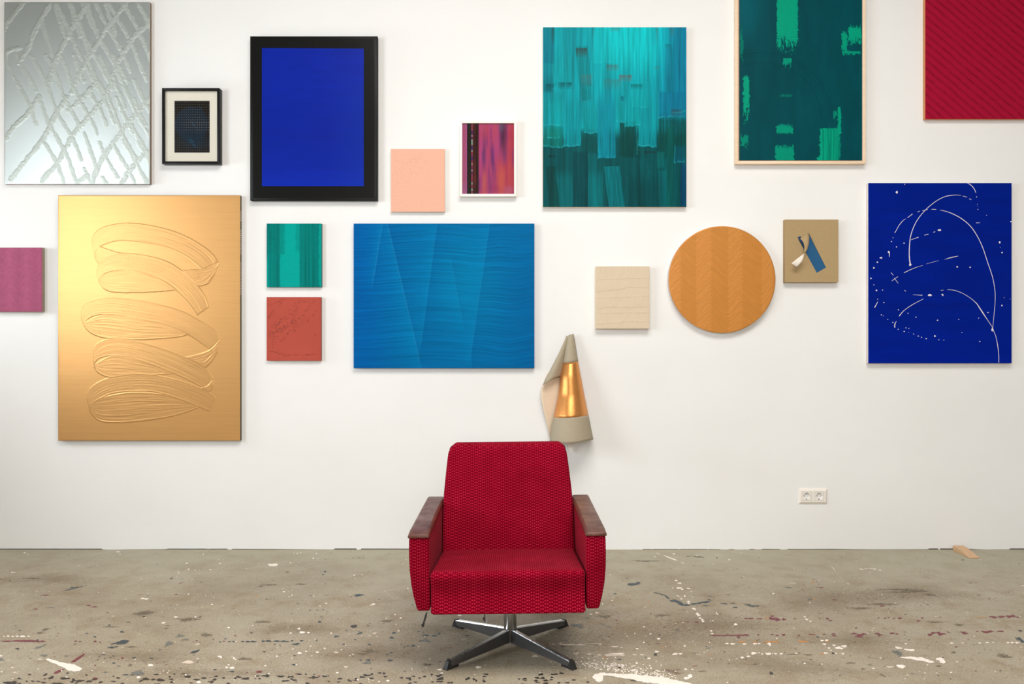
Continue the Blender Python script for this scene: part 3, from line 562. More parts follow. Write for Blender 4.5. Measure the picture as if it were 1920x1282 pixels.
    s(625, 440, 730, 580, (0,175,182), .6, 0, 1, 29, 40); s(300, 430, 368, 540, (0,115,118), .6, 0, 1, 30, 50); s(265, 190, 345, 440, (0,128,134), .55, .1, 0, 31, 5)
    s(120, 250, 250, 460, (0,150,155), .5, 0, 1, 32, 80); s(65, 400, 120, 482, (0,105,115), .6, 0, 0, 33, 50); s(840, 190, 880, 490, (0,110,135), .45, 0, 0, 34, 5); s(60, 70, 135, 300, (0,110,140), .5, 0, 0, 57, 5)
    s(135, 80, 200, 420, (0,185,195), .35, -.03, 0, 35, 50); s(380, 75, 520, 300, (0,205,212), .4, 0, 1, 36, 30); s(740, 75, 860, 190, (0,190,205), .3, 0, 1, 37, 30)
    def brown(x0, y0, x1, y1, a, c=(84, 92, 86), sd=0):
        m = sm(x0-4, x0+6, zx)*sm(x1+4, x1-6, zx)*sm(y0-3, y0+3, zy)*np.clip(1-(zy-y0)/(y1-y0), 0, 1)**.7*(zy > y0-4)
        blend(C, m*a*(.4+.9*vnoise(zx/5, zy/80, 60+sd)), c)
    brown(112,75,132,185,.9,(30,66,62),1); brown(268,203,342,262,.95,(52,70,68),2); brown(463,308,537,350,.7,(84,92,90),3); brown(543,373,622,415,.8,(96,96,92),4)
    brown(300,370,375,450,.6,(70,130,130),5); brown(440,400,560,470,.45,(60,130,130),6); brown(158,420,245,465,.8,(0,84,92),7); brown(615,432,692,466,.8,(0,100,98),8); brown(80,430,130,480,.8,(0,76,84),9)
    brown(552,508,574,545,.8,(0,70,110),10); brown(760,320,795,334,.7,(70,110,105),11); brown(830,178,872,200,.7,(0,90,100),12); brown(870,590,940,640,.6,(52,70,62),13); brown(485,74,545,100,.6,(70,110,100),14)
    brown(655,856,780,872,.8,(18,52,46),15); brown(90,880,140,900,.8,(0,50,44),16); brown(455,942,540,952,.8,(0,58,56),17); brown(775,75,790,170,.6,(70,120,115),18); brown(370,74,384,140,.6,(40,90,90),19); brown(865,75,892,140,.6,(60,100,100),20)
    C *= (.80*(1+.34*(vnoise(zx/2.6, zy/150, 77)-.5)))[..., None]; C *= (1+.5*(fbm(zx/11, zy/330, 91, 3)-.5))[..., None]
    return C, H+.00012*fbm(zx/5, zy/200, 5, 3)
M_PAINT_V = painted('acrylic_vertical', rough=.42, streak=(520, 500, 9), samt=.14, spec=.06)
M_PAINT_H = painted('acrylic_horizontal', rough=.5, streak=(9, 500, 620), samt=.07, spec=.04)
M_PAINT = painted('acrylic_plain', rough=.5, spec=.05)
M_PAINT_S = painted('acrylic_smooth', rough=.6, weave=False, spec=.04)
canvas('teal_canvas', 'large turquoise painting of vertical brush strokes, bright above and dark teal below', 1018, 51, 1287, 388, .03, 1.35, teal_fn, M_PAINT_V, M_CREAM_EDGE)

# 4 blue wide ---------------------------------------------------------------
def blue_fn(X, Y):
    zx = (X-640)*4.274; zy = (Y-400)*4.274
    C = full(X, (0, 110, 172)); blend(C, sm(600, 100, zx)*.8, (0, 96, 176)); blend(C, np.exp(-((zx-1000)/260)**2-((zy-560)/380)**2)*.75, (0, 134, 184))
    blend(C, sm(1200, 1540, zx)*sm(200, 900, zy)*.35, (0, 92, 156))
    def xl(p): 
        p = np.array(p, float); return np.interp(zy, p[:, 1], p[:, 0])
    lines = [([(330,80),(240,640)], 1, 640), ([(370,80),(590,1010),(640,1240)], 1, 1300), ([(768,80),(625,1160)], 1, 1160), ([(875,340),(990,980)], 1, 980), ([(1190,80),(1035,1160),(1050,1240)], 1, 1300)]
    for k, (p, sg, ye) in enumerate(lines):
        d = xl(p)-zx; m = (d > 0)*np.exp(-d/(120 if k else 40))*sm(ye, ye-160, zy)*sm(p[0][1]-40, p[0][1]+60, zy); blend(C, m*(.30 if k != 3 else .16), (0, 150, 208))
        m2 = (d < 0)*np.exp(d/60)*sm(ye, ye-160, zy)*sm(p[0][1]-40, p[0][1]+60, zy); blend(C, m2*.16, (0, 84, 140))
        m3 = np.exp(-(d/3.)**2)*sm(ye, ye-160, zy)*sm(p[0][1]-40, p[0][1]+60, zy); blend(C, m3*(.28 if k < 2 else .10), (60, 160, 214))
    wav = 16*np.sin(zx/190+1)+12*np.sin(zx/75+zy/400)*sm(900, 1300, zx)+ (zx-1100)*-.06*sm(900, 1400, zx)*sm(1240, 300, zy)
    n = fbm(zx/420, (zy-wav)/7, 2, 4); n2 = vnoise(zx/300, (zy-wav)/3, 6)
    C *= (1+.60*(n-.5)+.14*(n2-.5))[..., None]
    C *= .86
    return C, .0003*n+.00012*n2
canvas('wide_blue_canvas', 'wide cerulean blue painting brushed in wavy horizontal strokes', 663, 419, 1002, 690, .03, 1.3, blue_fn, M_PAINT_H, plain('blue_edge', L(20, 84, 140), .6))

# 5 small teal, terracotta, peach, mauve, beige, crimson --------------------------
def teal2_fn(X, Y):
    zx = (X-480)*4.273; zy = (Y-400)*4.273
    C = full(X, (0, 120, 114)); st = fbm(zx/9, zy/500, 3, 4); C *= (1+.8*(st-.5))[..., None]
    H = .0003*st
    j = 6*(vnoise(zy/12, zy*0, 2)-.5)
    bright = sm(190, 196, zx+j)*sm(352, 346, zx+j*.3)
    blend(C, bright*.95, (0, 164, 154)); blend(C, bright*sm(335, 325, zy)*sm(245, 215, zx+2*j)*.75, (0, 130, 122)); blend(C, bright*sm(330, 280, zy)*sm(312, 325, zx+2*j)*.6, (0, 136, 128))
    blend(C, sm(498, 512, zx+2*j)*.8, (0, 160, 150)); blend(C, sm(106, 98, zx+2*j)*sm(300, 420, zy)*.8, (0, 156, 148)); 
    blend(C, sm(200, 150, zx)*sm(330, 300, zy)*.3*vnoise(zx/20, zy/9, 9), (0, 84, 78))
    w = vnoise(zx/40, zy/2.2, 4); C *= (1+.12*(w-.5))[..., None]
    return C, H+.0004*vnoise(zx/14, zy/10, 7)*sm(200, 150, zx)*sm(340, 300, zy)
canvas('small_teal_canvas', 'small green-teal painting with a pale vertical band, directly above the terracotta square', 500, 419, 603, 538, .022, 1.6, teal2_fn, M_PAINT, plain('brown_edge', L(84, 58, 46), .6))
def terra_fn(X, Y):
    C = full(X, (184, 84, 70)); H = np.zeros(X.shape); n = fbm(X/30, Y/30, 5, 3); C *= (1+.10*(n-.5))[..., None]
    r = random.Random(3); zx = (X-480)*4.273; zy = (Y-400)*4.273
    def pit(x, y, w, h, a, deep):
        m = (np.abs(zx-x) < 25) & (np.abs(zy-y) < 25); ca, sa = math.cos(a), math.sin(a); u = (zx[m]-x)*ca+(zy[m]-y)*sa; v = -(zx[m]-x)*sa+(zy[m]-y)*ca
        g = np.exp(-(u/w)**2-(v/h)**2); H[m] -= deep*g; C[m] *= (1-.25*g)[:, None]
    for lx0, ly0, lx1, ly1, n_, wob in ((90,740,240,680,14,5),(90,840,210,710,22,8),(95,970,330,760,70,22),(100,990,300,860,60,18),(90,1000,380,830,45,14),(180,1050,400,790,30,4),(120,1070,160,980,14,9),(300,940,520,770,26,6),(300,960,330,690,20,10),(390,790,470,700,14,8),(110,1100,250,1140,26,5),(250,1140,520,1130,30,3),(460,975,475,975,2,2),(300,720,420,700,14,10),(140,920,190,870,12,8)):
        for i in range(n_):
            u = r.random(); pit(lx0+(lx1-lx0)*u+r.gauss(0, wob), ly0+(ly1-ly0)*u+r.gauss(0, wob), r.uniform(3.5, 7), r.uniform(2.2, 4), r.uniform(-1, .2), r.uniform(.0005, .0013))
    for a, b, c, d in ((210,1025,400,820),(95,840,200,735),(280,968,385,815),(110,1100,260,1140)):
        L2 = math.hypot(c-a, d-b); dist = np.abs((zx-a)*(d-b)-(zy-b)*(c-a))/L2; u = ((zx-a)*(c-a)+(zy-b)*(d-b))/L2**2
        H += .0006*np.exp(-(dist/2.5)**2)*(u > 0)*(u < 1)
    return C, H
canvas('terracotta_canvas', 'small terracotta red square with pitted diagonal scratches', 500, 557, 602, 676, .022, 2.4, terra_fn, M_PAINT_S, plain('terracotta_edge', L(120, 52, 42), .6))
def peach_fn(X, Y):
    C = full(X, (240, 184, 160)); H = np.zeros(X.shape); r = random.Random(8); zx = (X-710)*6.41; zy = (Y-210)*6.41
    for i in range(170):
        if i < 90: u = r.random(); x = 170+u*230+r.gauss(0, 60); y = 950-u*330+r.gauss(0, 70)
        elif i < 130: u = r.random(); x = 180+u*420; y = 640-u*60*r.random()+r.gauss(0, 60)
        else: x = r.uniform(160, 790); y = r.uniform(450, 1180)
        m = (np.abs(zx-x) < 18) & (np.abs(zy-y) < 18)
        if not m.any(): continue
        w = r.uniform(3.5, 6); g = np.exp(-((zx[m]-x)**2+((zy[m]-y)*.9)**2)/w**2); H[m] -= .0007*g; C[m] *= (1-np.array([.07, .13, .15])*g[:, None])
    return C, H
canvas('peach_canvas', 'small plain peach pink canvas with fine pitted specks', 733, 279, 834, 397, .022, 2.4, peach_fn, M_PAINT_S, plain('pale_edge', L(206, 196, 176), .7))
def mauve_fn(X, Y):
    C = full(X, (170, 90, 120)); ph = (X-20)/31.0; w = np.abs((ph % 1)-.5)*2
    n = fbm(X/6+Y*0, (Y+14*w)/1.3, 3, 3); C *= (1+.35*(n-.5)+.14*(w-.5))[..., None]
    return C, .0010*w+.0003*n
canvas('mauve_canvas', 'small mauve canvas cut by the left edge of the photo', -24, 464, 79, 584, .028, 1.6, mauve_fn, M_PAINT_S, plain('tan_edge', L(150, 138, 116), .7))
def crim_fn(X, Y):
    C = full(X, (168, 20, 54)); u = (X+Y*-1.18+3.0*fbm(X/20, Y/20, 6, 2)); ph = (u/19.0) % 1
    g = np.exp(-((ph-.5)/.16)**2)*(.5+.9*vnoise((X*1.1+Y)/12, u/19, 5)); C *= (1-.30*g)[..., None]
    n = fbm(X/3, Y/3, 8, 3); C *= (1+.16*(n-.5))[..., None]
    return C, -.0006*g+.0002*n
canvas('crimson_canvas', 'large crimson canvas with diagonal furrows in the top right corner', 1735, -115, 2004, 223, .028, 1.0, crim_fn, M_PAINT_S, plain('orange_edge', L(196, 128, 72), .6))
def beige_fn(X, Y):
    C = full(X, (222, 203, 177)); H = np.zeros(X.shape); zx = (X-1100)*5.333; zy = (Y-400)*5.333
    cr = []
    ls = [([(90,545),(630,525)], 0), ([(90,668),(360,655),(630,650)], 1), ([(90,790),(300,765),(420,742),(630,745)], 2), ([(90,850),(380,840),(630,830)], 0), ([(90,960),(220,940),(420,945),(630,935)], 2), ([(90,1000),(630,995)], 1), ([(90,1110),(330,1095),(400,1080),(630,1085)], 1)]
    prev = np.full(X.shape, 520.)
    seed = 3
    for p, kd in ls+[([(90, 1160), (630, 1160)], 0)]:
        p = np.array(p, float); yl = np.interp(zx, p[:, 0], p[:, 1])
        inside = (zy >= prev) & (zy < yl); v = (zy-prev)/np.maximum(yl-prev, 1)
        arcs = vnoise((zx+70*v*v)/9, v*1.2, seed); arcs2 = vnoise((zx+70*v*v)/4, v, seed+1)
        H += inside*(.00040*arcs+.0002*arcs2+.0009*v**4); C *= (1+inside*.07*(arcs-.5))[..., None]
        C *= (1-inside*(.10 if kd else .04)*np.exp(-((yl-zy)/4.)**2))[..., None]
        if kd == 2: blend(C, inside*sm(.6, 1, v)*.25*vnoise(zx/40, zy/20, 4), (200, 170, 140))
        prev = yl; seed += 3
    return C, H
canvas('beige_canvas', 'small thick cream canvas with horizontal ridged bands, left of the round canvas', 1117, 499, 1218, 616, .04, 1.9, beige_fn, M_PAINT_S, plain('cream_edge', L(220, 202, 172), .7))

# 6 crimson bleed, blue splash -----------------------------------------------------
def splash_fn(X, Y):
    C = full(X, (0, 30, 138)); n = fbm(X/60, Y/14, 4, 3); C *= (1+.3*(n-.5))[..., None]
    blend(C, sm(560, 690, Y)*.35, (0, 34, 160))
    sw = np.sin((Y-.25*(X-1700)+.002*(X-1780)**2)/7+3*fbm(X/70, Y/70, 2, 2))*sm(1650, 1700, X)*sm(390, 450, Y)
    return C, .00025*sw*fbm(X/30, Y/30, 8, 2)+.0001*n
th, o = canvas('blue_splash_canvas', 'large ultramarine canvas with thin white looping drips and dots', 1628, 343, 1897, 681, .03, 1.0, splash_fn, M_PAINT_S, plain('blue_white_edge', L(214, 204, 200), .6))
Zs = lambda p: zc(p, 3.375, 1600, 320)
lines = [
 ([(718,76),(745,92),(765,115),(775,140)], [1.6,2.6,2.4,1.2]),
 ([(362,600),(354,540),(356,470),(366,400),(400,320),(455,250),(520,195),(580,164),(640,154),(680,156)], [5,3,3,2.6,2.4,2.2,2.2,2.2,2.4,1.4]), ([(692,160),(718,167)], [2,2]), ([(732,177),(746,183)], [2.4,1.6]),
 ([(548,248),(610,265),(680,300),(740,350),(785,415),(820,490),(850,580),(880,670),(896,760),(896,850),(888,930),(882,995)], [1.6,2.8,2.8,2.6,2.4,2.4,2.4,2.2,2.0,1.6,1.4,1.4]),
 ([(495,244),(524,245)], [1.8,2]), ([(435,253),(470,246)], [1.6,1.6]), ([(405,262),(420,256)], [2,2]), ([(342,298),(374,274)], [1.6,2.4]), ([(270,380),(290,345),(315,315),(330,305)], [1.6,2,2.2,1.4]), ([(262,394),(270,380)], [2.4,1.6]),
 ([(362,438),(412,421)], [1.4,2.4]), ([(448,408),(474,402)], [1.8,2.6]), ([(505,390),(518,386)], [1.8,1.8]),
 ([(320,646),(380,618),(440,599)], [2.2,2,.8]), ([(462,590),(500,579),(540,569)], [.9,1.2,1.0]), ([(578,561),(620,549),(662,540)], [.8,3.4,1.6]),
 ([(243,697),(282,670)], [1.6,1.6]), ([(258,678),(283,711)], [1.4,1.4]), ([(238,644),(253,662)], [1.4,1.8]),
 ([(376,784),(405,786),(436,788)], [1.2,1.6,3]), ([(552,757),(570,756)], [1.2,1.4]), ([(595,752),(640,757),(690,775),(740,805),(780,840),(795,862),(830,915),(880,990)], [1.6,2,1.8,1.8,3,4.4,1.8,1.6]),
 ([(884,1005),(902,1050),(914,1110),(920,1170),(920,1214)], [1.6,1.8,2.4,2.0,2.0]),
 ([(290,920),(320,885),(370,850),(442,811)], [3,1.8,2,1.4]), ([(272,952),(262,975),(263,992)], [1.2,3.4,3.6]), ([(155,828),(135,865)], [1.4,3.4]), ([(322,756),(332,762)], [1.4,2.2]),
 ([(776,330),(800,329)], [2.6,1.4]), ([(222,508),(228,522),(228,546)], [5,3,1.2]), ([(560,779),(568,792)], [4,2])]
drops = [(275,136,8,10),(325,86,3,3),(780,166,3,4),(785,212,2,3),(788,245,3,3),(843,282,3,2),(997,322,5,5),(926,453,7,8),(941,518,5,5),(930,485,2,2),(545,376,13,7),(657,608,6,6),(739,611,5,5),(241,448,4,4),(251,424,3,3),(273,482,4,4),(321,458,5,4),(175,551,10,6),(152,579,6,5),(130,615,6,6),(111,681,6,5),(130,722,3,3),(146,757,6,6),(185,755,4,3),(154,813,3,3),(193,834,4,4),(285,880,4,4),(346,902,4,3),(396,927,4,4),(533,946,5,4),(667,941,4,3),(793,932,4,3),(852,897,6,3),(940,853,5,6),(484,787,15,8),(565,785,6,6),(880,1005,8,14),(177,912,4,3),(189,918,3,2),(218,941,3,3),(250,960,4,4),(284,1003,4,3),(322,1017,5,3),(333,994,4,3),(351,998,3,3),(381,1033,4,3),(411,1046,6,3),(432,1054,4,3),(461,1062,5,4),(516,1046,7,6),(541,1070,4,3),(573,1072,3,3),(687,1023,4,2),(800,1080,5,3),(954,803,3,2),(992,812,2,2),(786,225,1.5,1.5),(360,595,9,9),(223,514,7,6),(350,1022,2,2)]
V = []; F = []; y0 = -.0309
def stroke3(pts, ws):
    q = resample(pts, max(6, int(len(pts)*5))); w = np.interp(np.linspace(0, 1, len(q)), np.linspace(0, 1, len(ws)), ws)*.62
    d = np.gradient(q, axis=0); d /= np.hypot(d[:, 0], d[:, 1])[:, None]+1e-9; n = np.stack([-d[:, 1], d[:, 0]], 1); b = len(V)
    for i in range(len(q)):
        for s_, h in ((-1, 0), (-.5, .8), (.5, .8), (1, 0)):
            p = Zs([(q[i][0]+n[i][0]*w[i]*s_*1.35, q[i][1]+n[i][1]*w[i]*s_*1.35)])[0]
            V.append((WX(p[0], .03)-o[0], y0-.0009*h+.0006*(1-h), WZ(p[1], .03)-o[2]))
        if i: 
            for j in range(3): a = b+4*(i-1)+j; F.append((a, a+1, a+5, a+4))
for p, w in lines: stroke3(p, w)
for (x, y, rx, ry) in drops:
    b = len(V); n = 10; p = Zs([(x, y)])[0]; V.append((WX(p[0], .03)-o[0], y0-.0012, WZ(p[1], .03)-o[2]))
    for k in range(n):
        t_ = 2*PI*k/n; j = 1+.15*math.sin(3*t_+x); p = Zs([(x+rx*.85*math.cos(t_)*j, y+ry*.85*math.sin(t_)*j)])[0]
        V.append((min(WX(p[0], .03), WX(1897, .03)+.002)-o[0], y0+.0004, WZ(p[1], .03)-o[2]))
    for k in range(n): F.append((b, b+1+k, b+1+(k+1) % n))
e = mesh_obj('white_drips', V, F, plain('white_drip_paint', L(226, 214, 222), .5, nscale=50, var=.03), th, True); e['label'] = 'thin white dripped lines and dots'; e['kind'] = 'stuff'

# 7 blue panel in broad black border ---------------------------------------------------
def bk_fn(X, Y):
    C = full(X, (15, 15, 13)); H = np.zeros(X.shape)
    m = sm(490.6, 491.4, X)*sm(682.4, 681.6, X)*sm(89.6+(X-491)*.006, 90.4+(X-491)*.006, Y)*sm(349.4, 348.6, Y)
    B = full(X, (0, 34, 158)); n = fbm(X/40, Y/9, 3, 3); B *= (1+.22*(n-.5))[..., None]; blend(B, sm(150, 240, Y)*sm(330, 260, Y)*.35, (0, 28, 138)); blend(B, sm(310, 350, Y)*.4, (0, 44, 184)); blend(B, sm(610, 680, X)*sm(120, 200, Y)*.3, (0, 48, 160))
    C = C*(1-m[..., None])+B*m[..., None]
    e = np.minimum(np.minimum(X-469, 708-X), np.minimum(Y-68, 376-Y))
    H = -.008*np.exp(-e/1.6)+.0012*np.sin((X-469)/239*PI)*0
    return C, H
tB = NT('glossy_print'); cb = tB.attr('Col').outputs['Color']; M_BKGLOSS = tB.fin(cb, .30, 0, tB.bump(tB.noise(tB.coord(), 12, 3, .5), .06, .003), .2)
o = (WX(588.5, .034), 0, WZ(376, .034)); th = thing('black_bordered_canvas', 'glossy black padded canvas with a deep blue rectangle in the middle', 'painting', o)
face('painted_face', 469, 68, 708, 376, .034, 1.6, bk_fn, M_BKGLOSS, th, o)
box('canvas_edge', (WX(469, .034)-o[0], -.0335, WZ(376.2, .034)-o[2]), (WX(708, .034)-o[0], -.001, WZ(67.8, .034)-o[2]), M_BLACK, th, bev=.006, seg=3)

# 8 framed pictures ---------------------------------------------------------------------
def frame_box(th, o, X0, Y0, X1, Y1, w, t, m, name='frame', bev=.0012):
    """four mitred bars around the opening; pixel rectangle of the outer front edge"""
    a, b = WX(X0, t)-o[0], WX(X1, t)-o[0]; c, d = WZ(Y1, t)-o[2], WZ(Y0, t)-o[2]
    P = [(a, c), (b, c), (b, d), (a, d)]; Q = [(a+w, c+w), (b-w, c+w), (b-w, d-w), (a+w, d-w)]
    for k in range(4):
        k2 = (k+1) % 4; bm = bmesh.new(); vv = []
        for y in (-t, -.001):
            for p in (P[k], P[k2], Q[k2], Q[k]): vv.append(bm.verts.new((p[0], y, p[1])))
        for f in ((0,1,2,3), (7,6,5,4), (0,4,5,1), (1,5,6,2), (2,6,7,3), (3,7,4,0)): bm.faces.new([vv[i] for i in f])
        bmesh.ops.bevel(bm, geom=list(bm.edges), offset=bev, segments=2, affect='EDGES', profile=.5)
        bm_obj('frame_bar', bm, m, th, True, autosmooth=40)
def wood_mat(name, c1, c2, sc=(3, 3, 60), rough=.5, bumpk=.2):
    t = NT(name); v = t.mapping(t.coord(), scale=sc); n = t.noise(v, 4, 5, .6, .8); g = t.noise(t.mapping(t.coord(), scale=tuple(x*6 for x in sc)), 4, 3, .6)
    c = t.mix(t.math('MULTIPLY', g, .35), t.ramp(n, [(.3, c1), (.7, c2)]), c1)
    return t.fin(c, rough, 0, t.bump(g, bumpk, .0006))
# small black frame
def dots_fn(X, Y):
    C = full(X, (22, 19, 17)); d = np.hypot(X-359, (Y-232)*.98); k = sm(32.5, 30.5, d); blend(C, k*.9, (20, 42, 64)); 
    low = np.exp(-((X-360)/22)**2-((Y-262)/13)**2); blend(C, low*.95, (14, 46, 66)); blend(C, np.exp(-((X-372)/18)**2-((Y-268)/10)**2)*.4, (20, 50, 76))
    for cx, cy, a in ((360, 264, .8), (364, 273, .9), (357, 266, .6)): blend(C, np.exp(-((X-cx)/3.2)**2-((Y-cy-(X-cx)*.7)/1.4)**2)*a, (10, 92, 130))
    blend(C, np.exp(-((X-376)/4.)**2-((Y-202-(X-376)*1.0)/.7)**2)*.5, (40, 120, 170)); blend(C, np.exp(-((X-363)/5.)**2-((Y-234-(X-363)*1.2)/.8)**2)*.5, (40, 130, 180))
    gx = ((X-332.6)/4.15+.5) % 1-.5; gy = ((Y-191.2)/4.76+.5) % 1-.5
    dot = sm(.26, .10, np.abs(gx))*sm(.22, .08, np.abs(gy)); amp = .30+.5*np.exp(-((Y-234)/14)**2)*sm(330, 372, X); amp = amp*(1-.9*np.exp(-((Y-258)/13)**2)*sm(24, 10, np.abs(X-362)))*(.7+.5*vnoise(X/3, Y/3, 3))
    amp = amp*(1-.65*np.exp(-((Y-254)/8)**2)); blend(C, dot*amp, (190, 176, 150))
    e = np.minimum(np.minimum(X-327, 393-X), np.minimum(Y-189, 286-Y)); blend(C, sm(1.4, 0, e)*.3*vnoise(X/2, Y/2, 4), (70, 70, 160))
    return C, np.zeros(X.shape)
o = (WX(357.5, .045), 0, WZ(305, .045)); th = thing('small_black_frame', 'small black framed print of a dark dotted blue disc in a cream mat', 'picture', o)
frame_box(th, o, 303.5, 165, 411.5, 307, .0135, .045, M_BLACK)
box('mat', (WX(307, .03)-o[0], -.030, WZ(304, .03)-o[2]), (WX(409, .03)-o[0], -.026, WZ(168, .03)-o[2]), plain('cream_mat_board', L(252, 246, 230), .85, nscale=300, var=.02), th)
face('print', 327, 189, 393, 286, .0308, 3.2, dots_fn, M_PAINT_S, th, o)
box('glass', (WX(308, .04)-o[0], -.0405, WZ(302.5, .04)-o[2]), (WX(407, .04)-o[0], -.0390, WZ(169.5, .04)-o[2]), M_GLASS, th)
# white frame
def pink_fn(X, Y):
    zx = (X-710)*6.41; zy = (Y-210)*6.41
    C = full(X, (196, 78, 128)); 
    blend(C, sm(1480, 1620, zx)*.9, (198, 62, 82)); blend(C, sm(1350, 1500, zx)*sm(450, 700, zy)*.8, (206, 74, 88)); blend(C, np.exp(-((zx-1120-zy*0)/60)**2)*0, (0, 0, 0))
    st = fbm(zx/26, zy/260, 5, 3); blend(C, sm(.55, .75, st)*.55*sm(1205, 1230, zx), (120, 60, 130)); blend(C, sm(.45, .28, st)*.5*sm(1205, 1230, zx), (212, 90, 96))
    g = lambda cx, cy, rx, ry, a, c: blend(C, np.exp(-np.abs((zx-cx)/rx)**2.4-np.abs((zy-cy)/ry)**3)*a, c)
    g(1495, 260, 42, 235, .92, (84, 46, 80)); g(1470, 180, 26, 60, .6, (110, 100, 130)); g(1365, 520, 24, 140, .8, (100, 50, 130)); g(1268, 480, 18, 260, .6, (104, 60, 120)); g(1470, 820, 40, 160, .85, (222, 104, 92)); g(1268, 850, 22, 140, .7, (218, 110, 100))
    g(1560, 940, 60, 50, .6, (206, 110, 150)); g(1225, 520, 14, 400, .5, (200, 80, 160)); g(1300, 200, 18, 90, .6, (212, 76, 84)); g(1215, 880, 14, 100, .6, (110, 50, 140)); g(1420, 380, 40, 160, .5, (196, 80, 150)); g(1390, 920, 40, 60, .5, (170, 50, 110))
    blend(C, sm(1205, 1200, zx), (70, 32, 28)); blend(C, sm(1205, 1200, zx)*sm(.5, .8, vnoise(zx/10, zy/160, 3)), (110, 42, 36)); blend(C, sm(1205, 1200, zx)*np.exp(-((zx-1180)/9)**2)*.9, (26, 22, 24))
    blend(C, sm(1131, 1128, zx)*sm(1112, 1115, zx), (172, 60, 90)); lv = vnoise(zy/26, zy*0, 6); blend(C, sm(1131, 1128, zx)*sm(1112, 1115, zx)*sm(.62, .8, lv), (150, 190, 170)); blend(C, sm(1131, 1128, zx)*sm(1112, 1115, zx)*sm(.35, .2, lv), (80, 50, 130))
    blend(C, sm(1115, 1112, zx), (40, 34, 26)); blend(C, sm(1062, 1058, zx), (186, 92, 132)); blend(C, sm(1062, 1058, zx)*sm(1042, 1060, zx)*.8, (214, 110, 190)); blend(C, sm(1062, 1058, zx)*sm(800, 960, zy)*.4, (180, 120, 170))
    return C, np.zeros(X.shape)
o = (WX(915.5, .035), 0, WZ(368, .035)); th = thing('small_white_frame', 'small white framed picture of blurred pink and black vertical bands', 'picture', o)
frame_box(th, o, 862, 226, 968.5, 368, .0135, .035, M_WHITE)
face('print', 864, 228, 966, 366, .024, 2.2, pink_fn, M_PAINT_S, th, o)
box('backing_board', (WX(864, .024)-o[0], -.0225, WZ(366, .024)-o[2]), (WX(966, .024)-o[0], -.002, WZ(228, .024)-o[2]), M_CREAM_EDGE, th)
box('glass', (WX(865.5, .03)-o[0], -.0300, WZ(364.5, .03)-o[2]), (WX(965, .03)-o[0], -.0285, WZ(229.5, .03)-o[2]), M_GLASS, th)
# wooden frame, dark teal
def dteal_fn(X, Y):
    zx = (X-1360)*3.885; zy = Y*3.885
    C = full(X, (0, 72, 80)); n = fbm(zx/60, zy/200, 3, 4); C *= (1+.35*(n-.5))[..., None]; blend(C, sm(380, 110, zx)*sm(420, 60, zy)*.45, (0, 108, 122)); H = .0002*n  # bluish gloss at the top left is painted into the colour
    G = (0, 158, 124); rag = 0; fine = fbm(zx/3.2, zy/40, 9, 3)
    def patch(x0, y0, x1, y1, top, bot, a=1., thr=.48, seed=0):
        r = fbm(zx/4.5+seed, zy/22, 5+seed, 4); r = np.clip((r-.5)*2.7+.5, 0, 1)*.7+.3*vnoise(zx/2.5, zy/20, seed+31); xj = 9*(vnoise(zy/4, zy*0, seed)-.5)+6*(vnoise(zy/14, zy*0, seed+2)-.5)
        dens = np.ones(X.shape)*1.0
        if bot: dens = dens*sm(y1, y1-bot, zy)
        if top: dens = dens*sm(y0, y0+top, zy)
        ex = np.minimum(zx+xj-x0, x1-zx-xj*.8); dens = dens*1.12*sm(-6, 9, ex); m = (ex > -6)*(zy > y0-4)*(zy < y1)*sm(-.04, .05, dens-r)
        blend(C, m*a*(.86+.28*fine), G); H[:] = H+.0003*m
    patch(375, -300, 530, 440, 0, 260, 1, seed=1); patch(895, 168, 992, 360, 60, 130, 1, seed=2); patch(848, 215, 890, 400, 40, 60, .9, seed=3); patch(850, 370, 985, 415, 4, 40, .8, seed=13)
    patch(130, 540, 176, 960, 40, 300, .95, seed=4); patch(110, 960, 172, 1110, 60, 120, .6, seed=5); patch(105, 150, 130, 560, 200, 300, .4, seed=6)
    patch(370, 885, 492, 985, 60, 30, .8, seed=7); patch(362, 1040, 500, 1180, 60, 0, .75, seed=8); patch(420, 420, 482, 520, 10, 90, .8, seed=9)
    patch(688, 925, 830, 1180, 24, 0, 1, seed=10); patch(668, 1120, 700, 1180, 50, 0, 1, seed=14); patch(820, 775, 842, 1000, 10, 60, .9, seed=11); patch(786, 790, 820, 880, 50, 60, .6, seed=12); patch(820, 960, 838, 1180, 10, 60, .5, seed=17); patch(400, 680, 490, 715, 20, 20, .3, seed=15)
    m = sm(688, 700, zx)*sm(835, 825, zx)*(zy > 940)*sm(.52, .62, vnoise(zx/4, zy/300, 21)); blend(C, m*.5, (0, 90, 84))
    # broad faint brush arc
    c1 = np.hypot((zx-270)/1.0, (zy-880)/1.0); arc = np.exp(-((c1-500)/5)**2)+np.exp(-((c1-425)/5)**2)+np.exp(-((c1-478)/4)**2)*.6
    arc = arc*sm(1000, 700, zy); C *= (1-.12*arc)[..., None]; H = H+.0005*arc*sm(90, 130, zx)
    return C, H
o = (WX(1501, .036), 0, WZ(307, .036)); th = thing('wood_framed_canvas', 'tall dark teal painting with bright green patches in a pale wooden frame', 'painting', o)
frame_box(th, o, 1379.5, -118, 1623.5, 307, .0165, .036, wood_mat('pale_maple', L(226, 196, 164), L(240, 216, 188)), bev=.0015)
face('painted_face', 1386.5, -110, 1617.5, 300.5, .026, 1.25, dteal_fn, painted('acrylic_dark_teal', rough=.45, spec=.06), th, o)
box('stretcher', (WX(1386.5, .026)-o[0], -.0245, WZ(300.5, .026)-o[2]), (WX(1617.5, .026)-o[0], -.002, WZ(-110, .026)-o[2]), M_CREAM_EDGE, th)

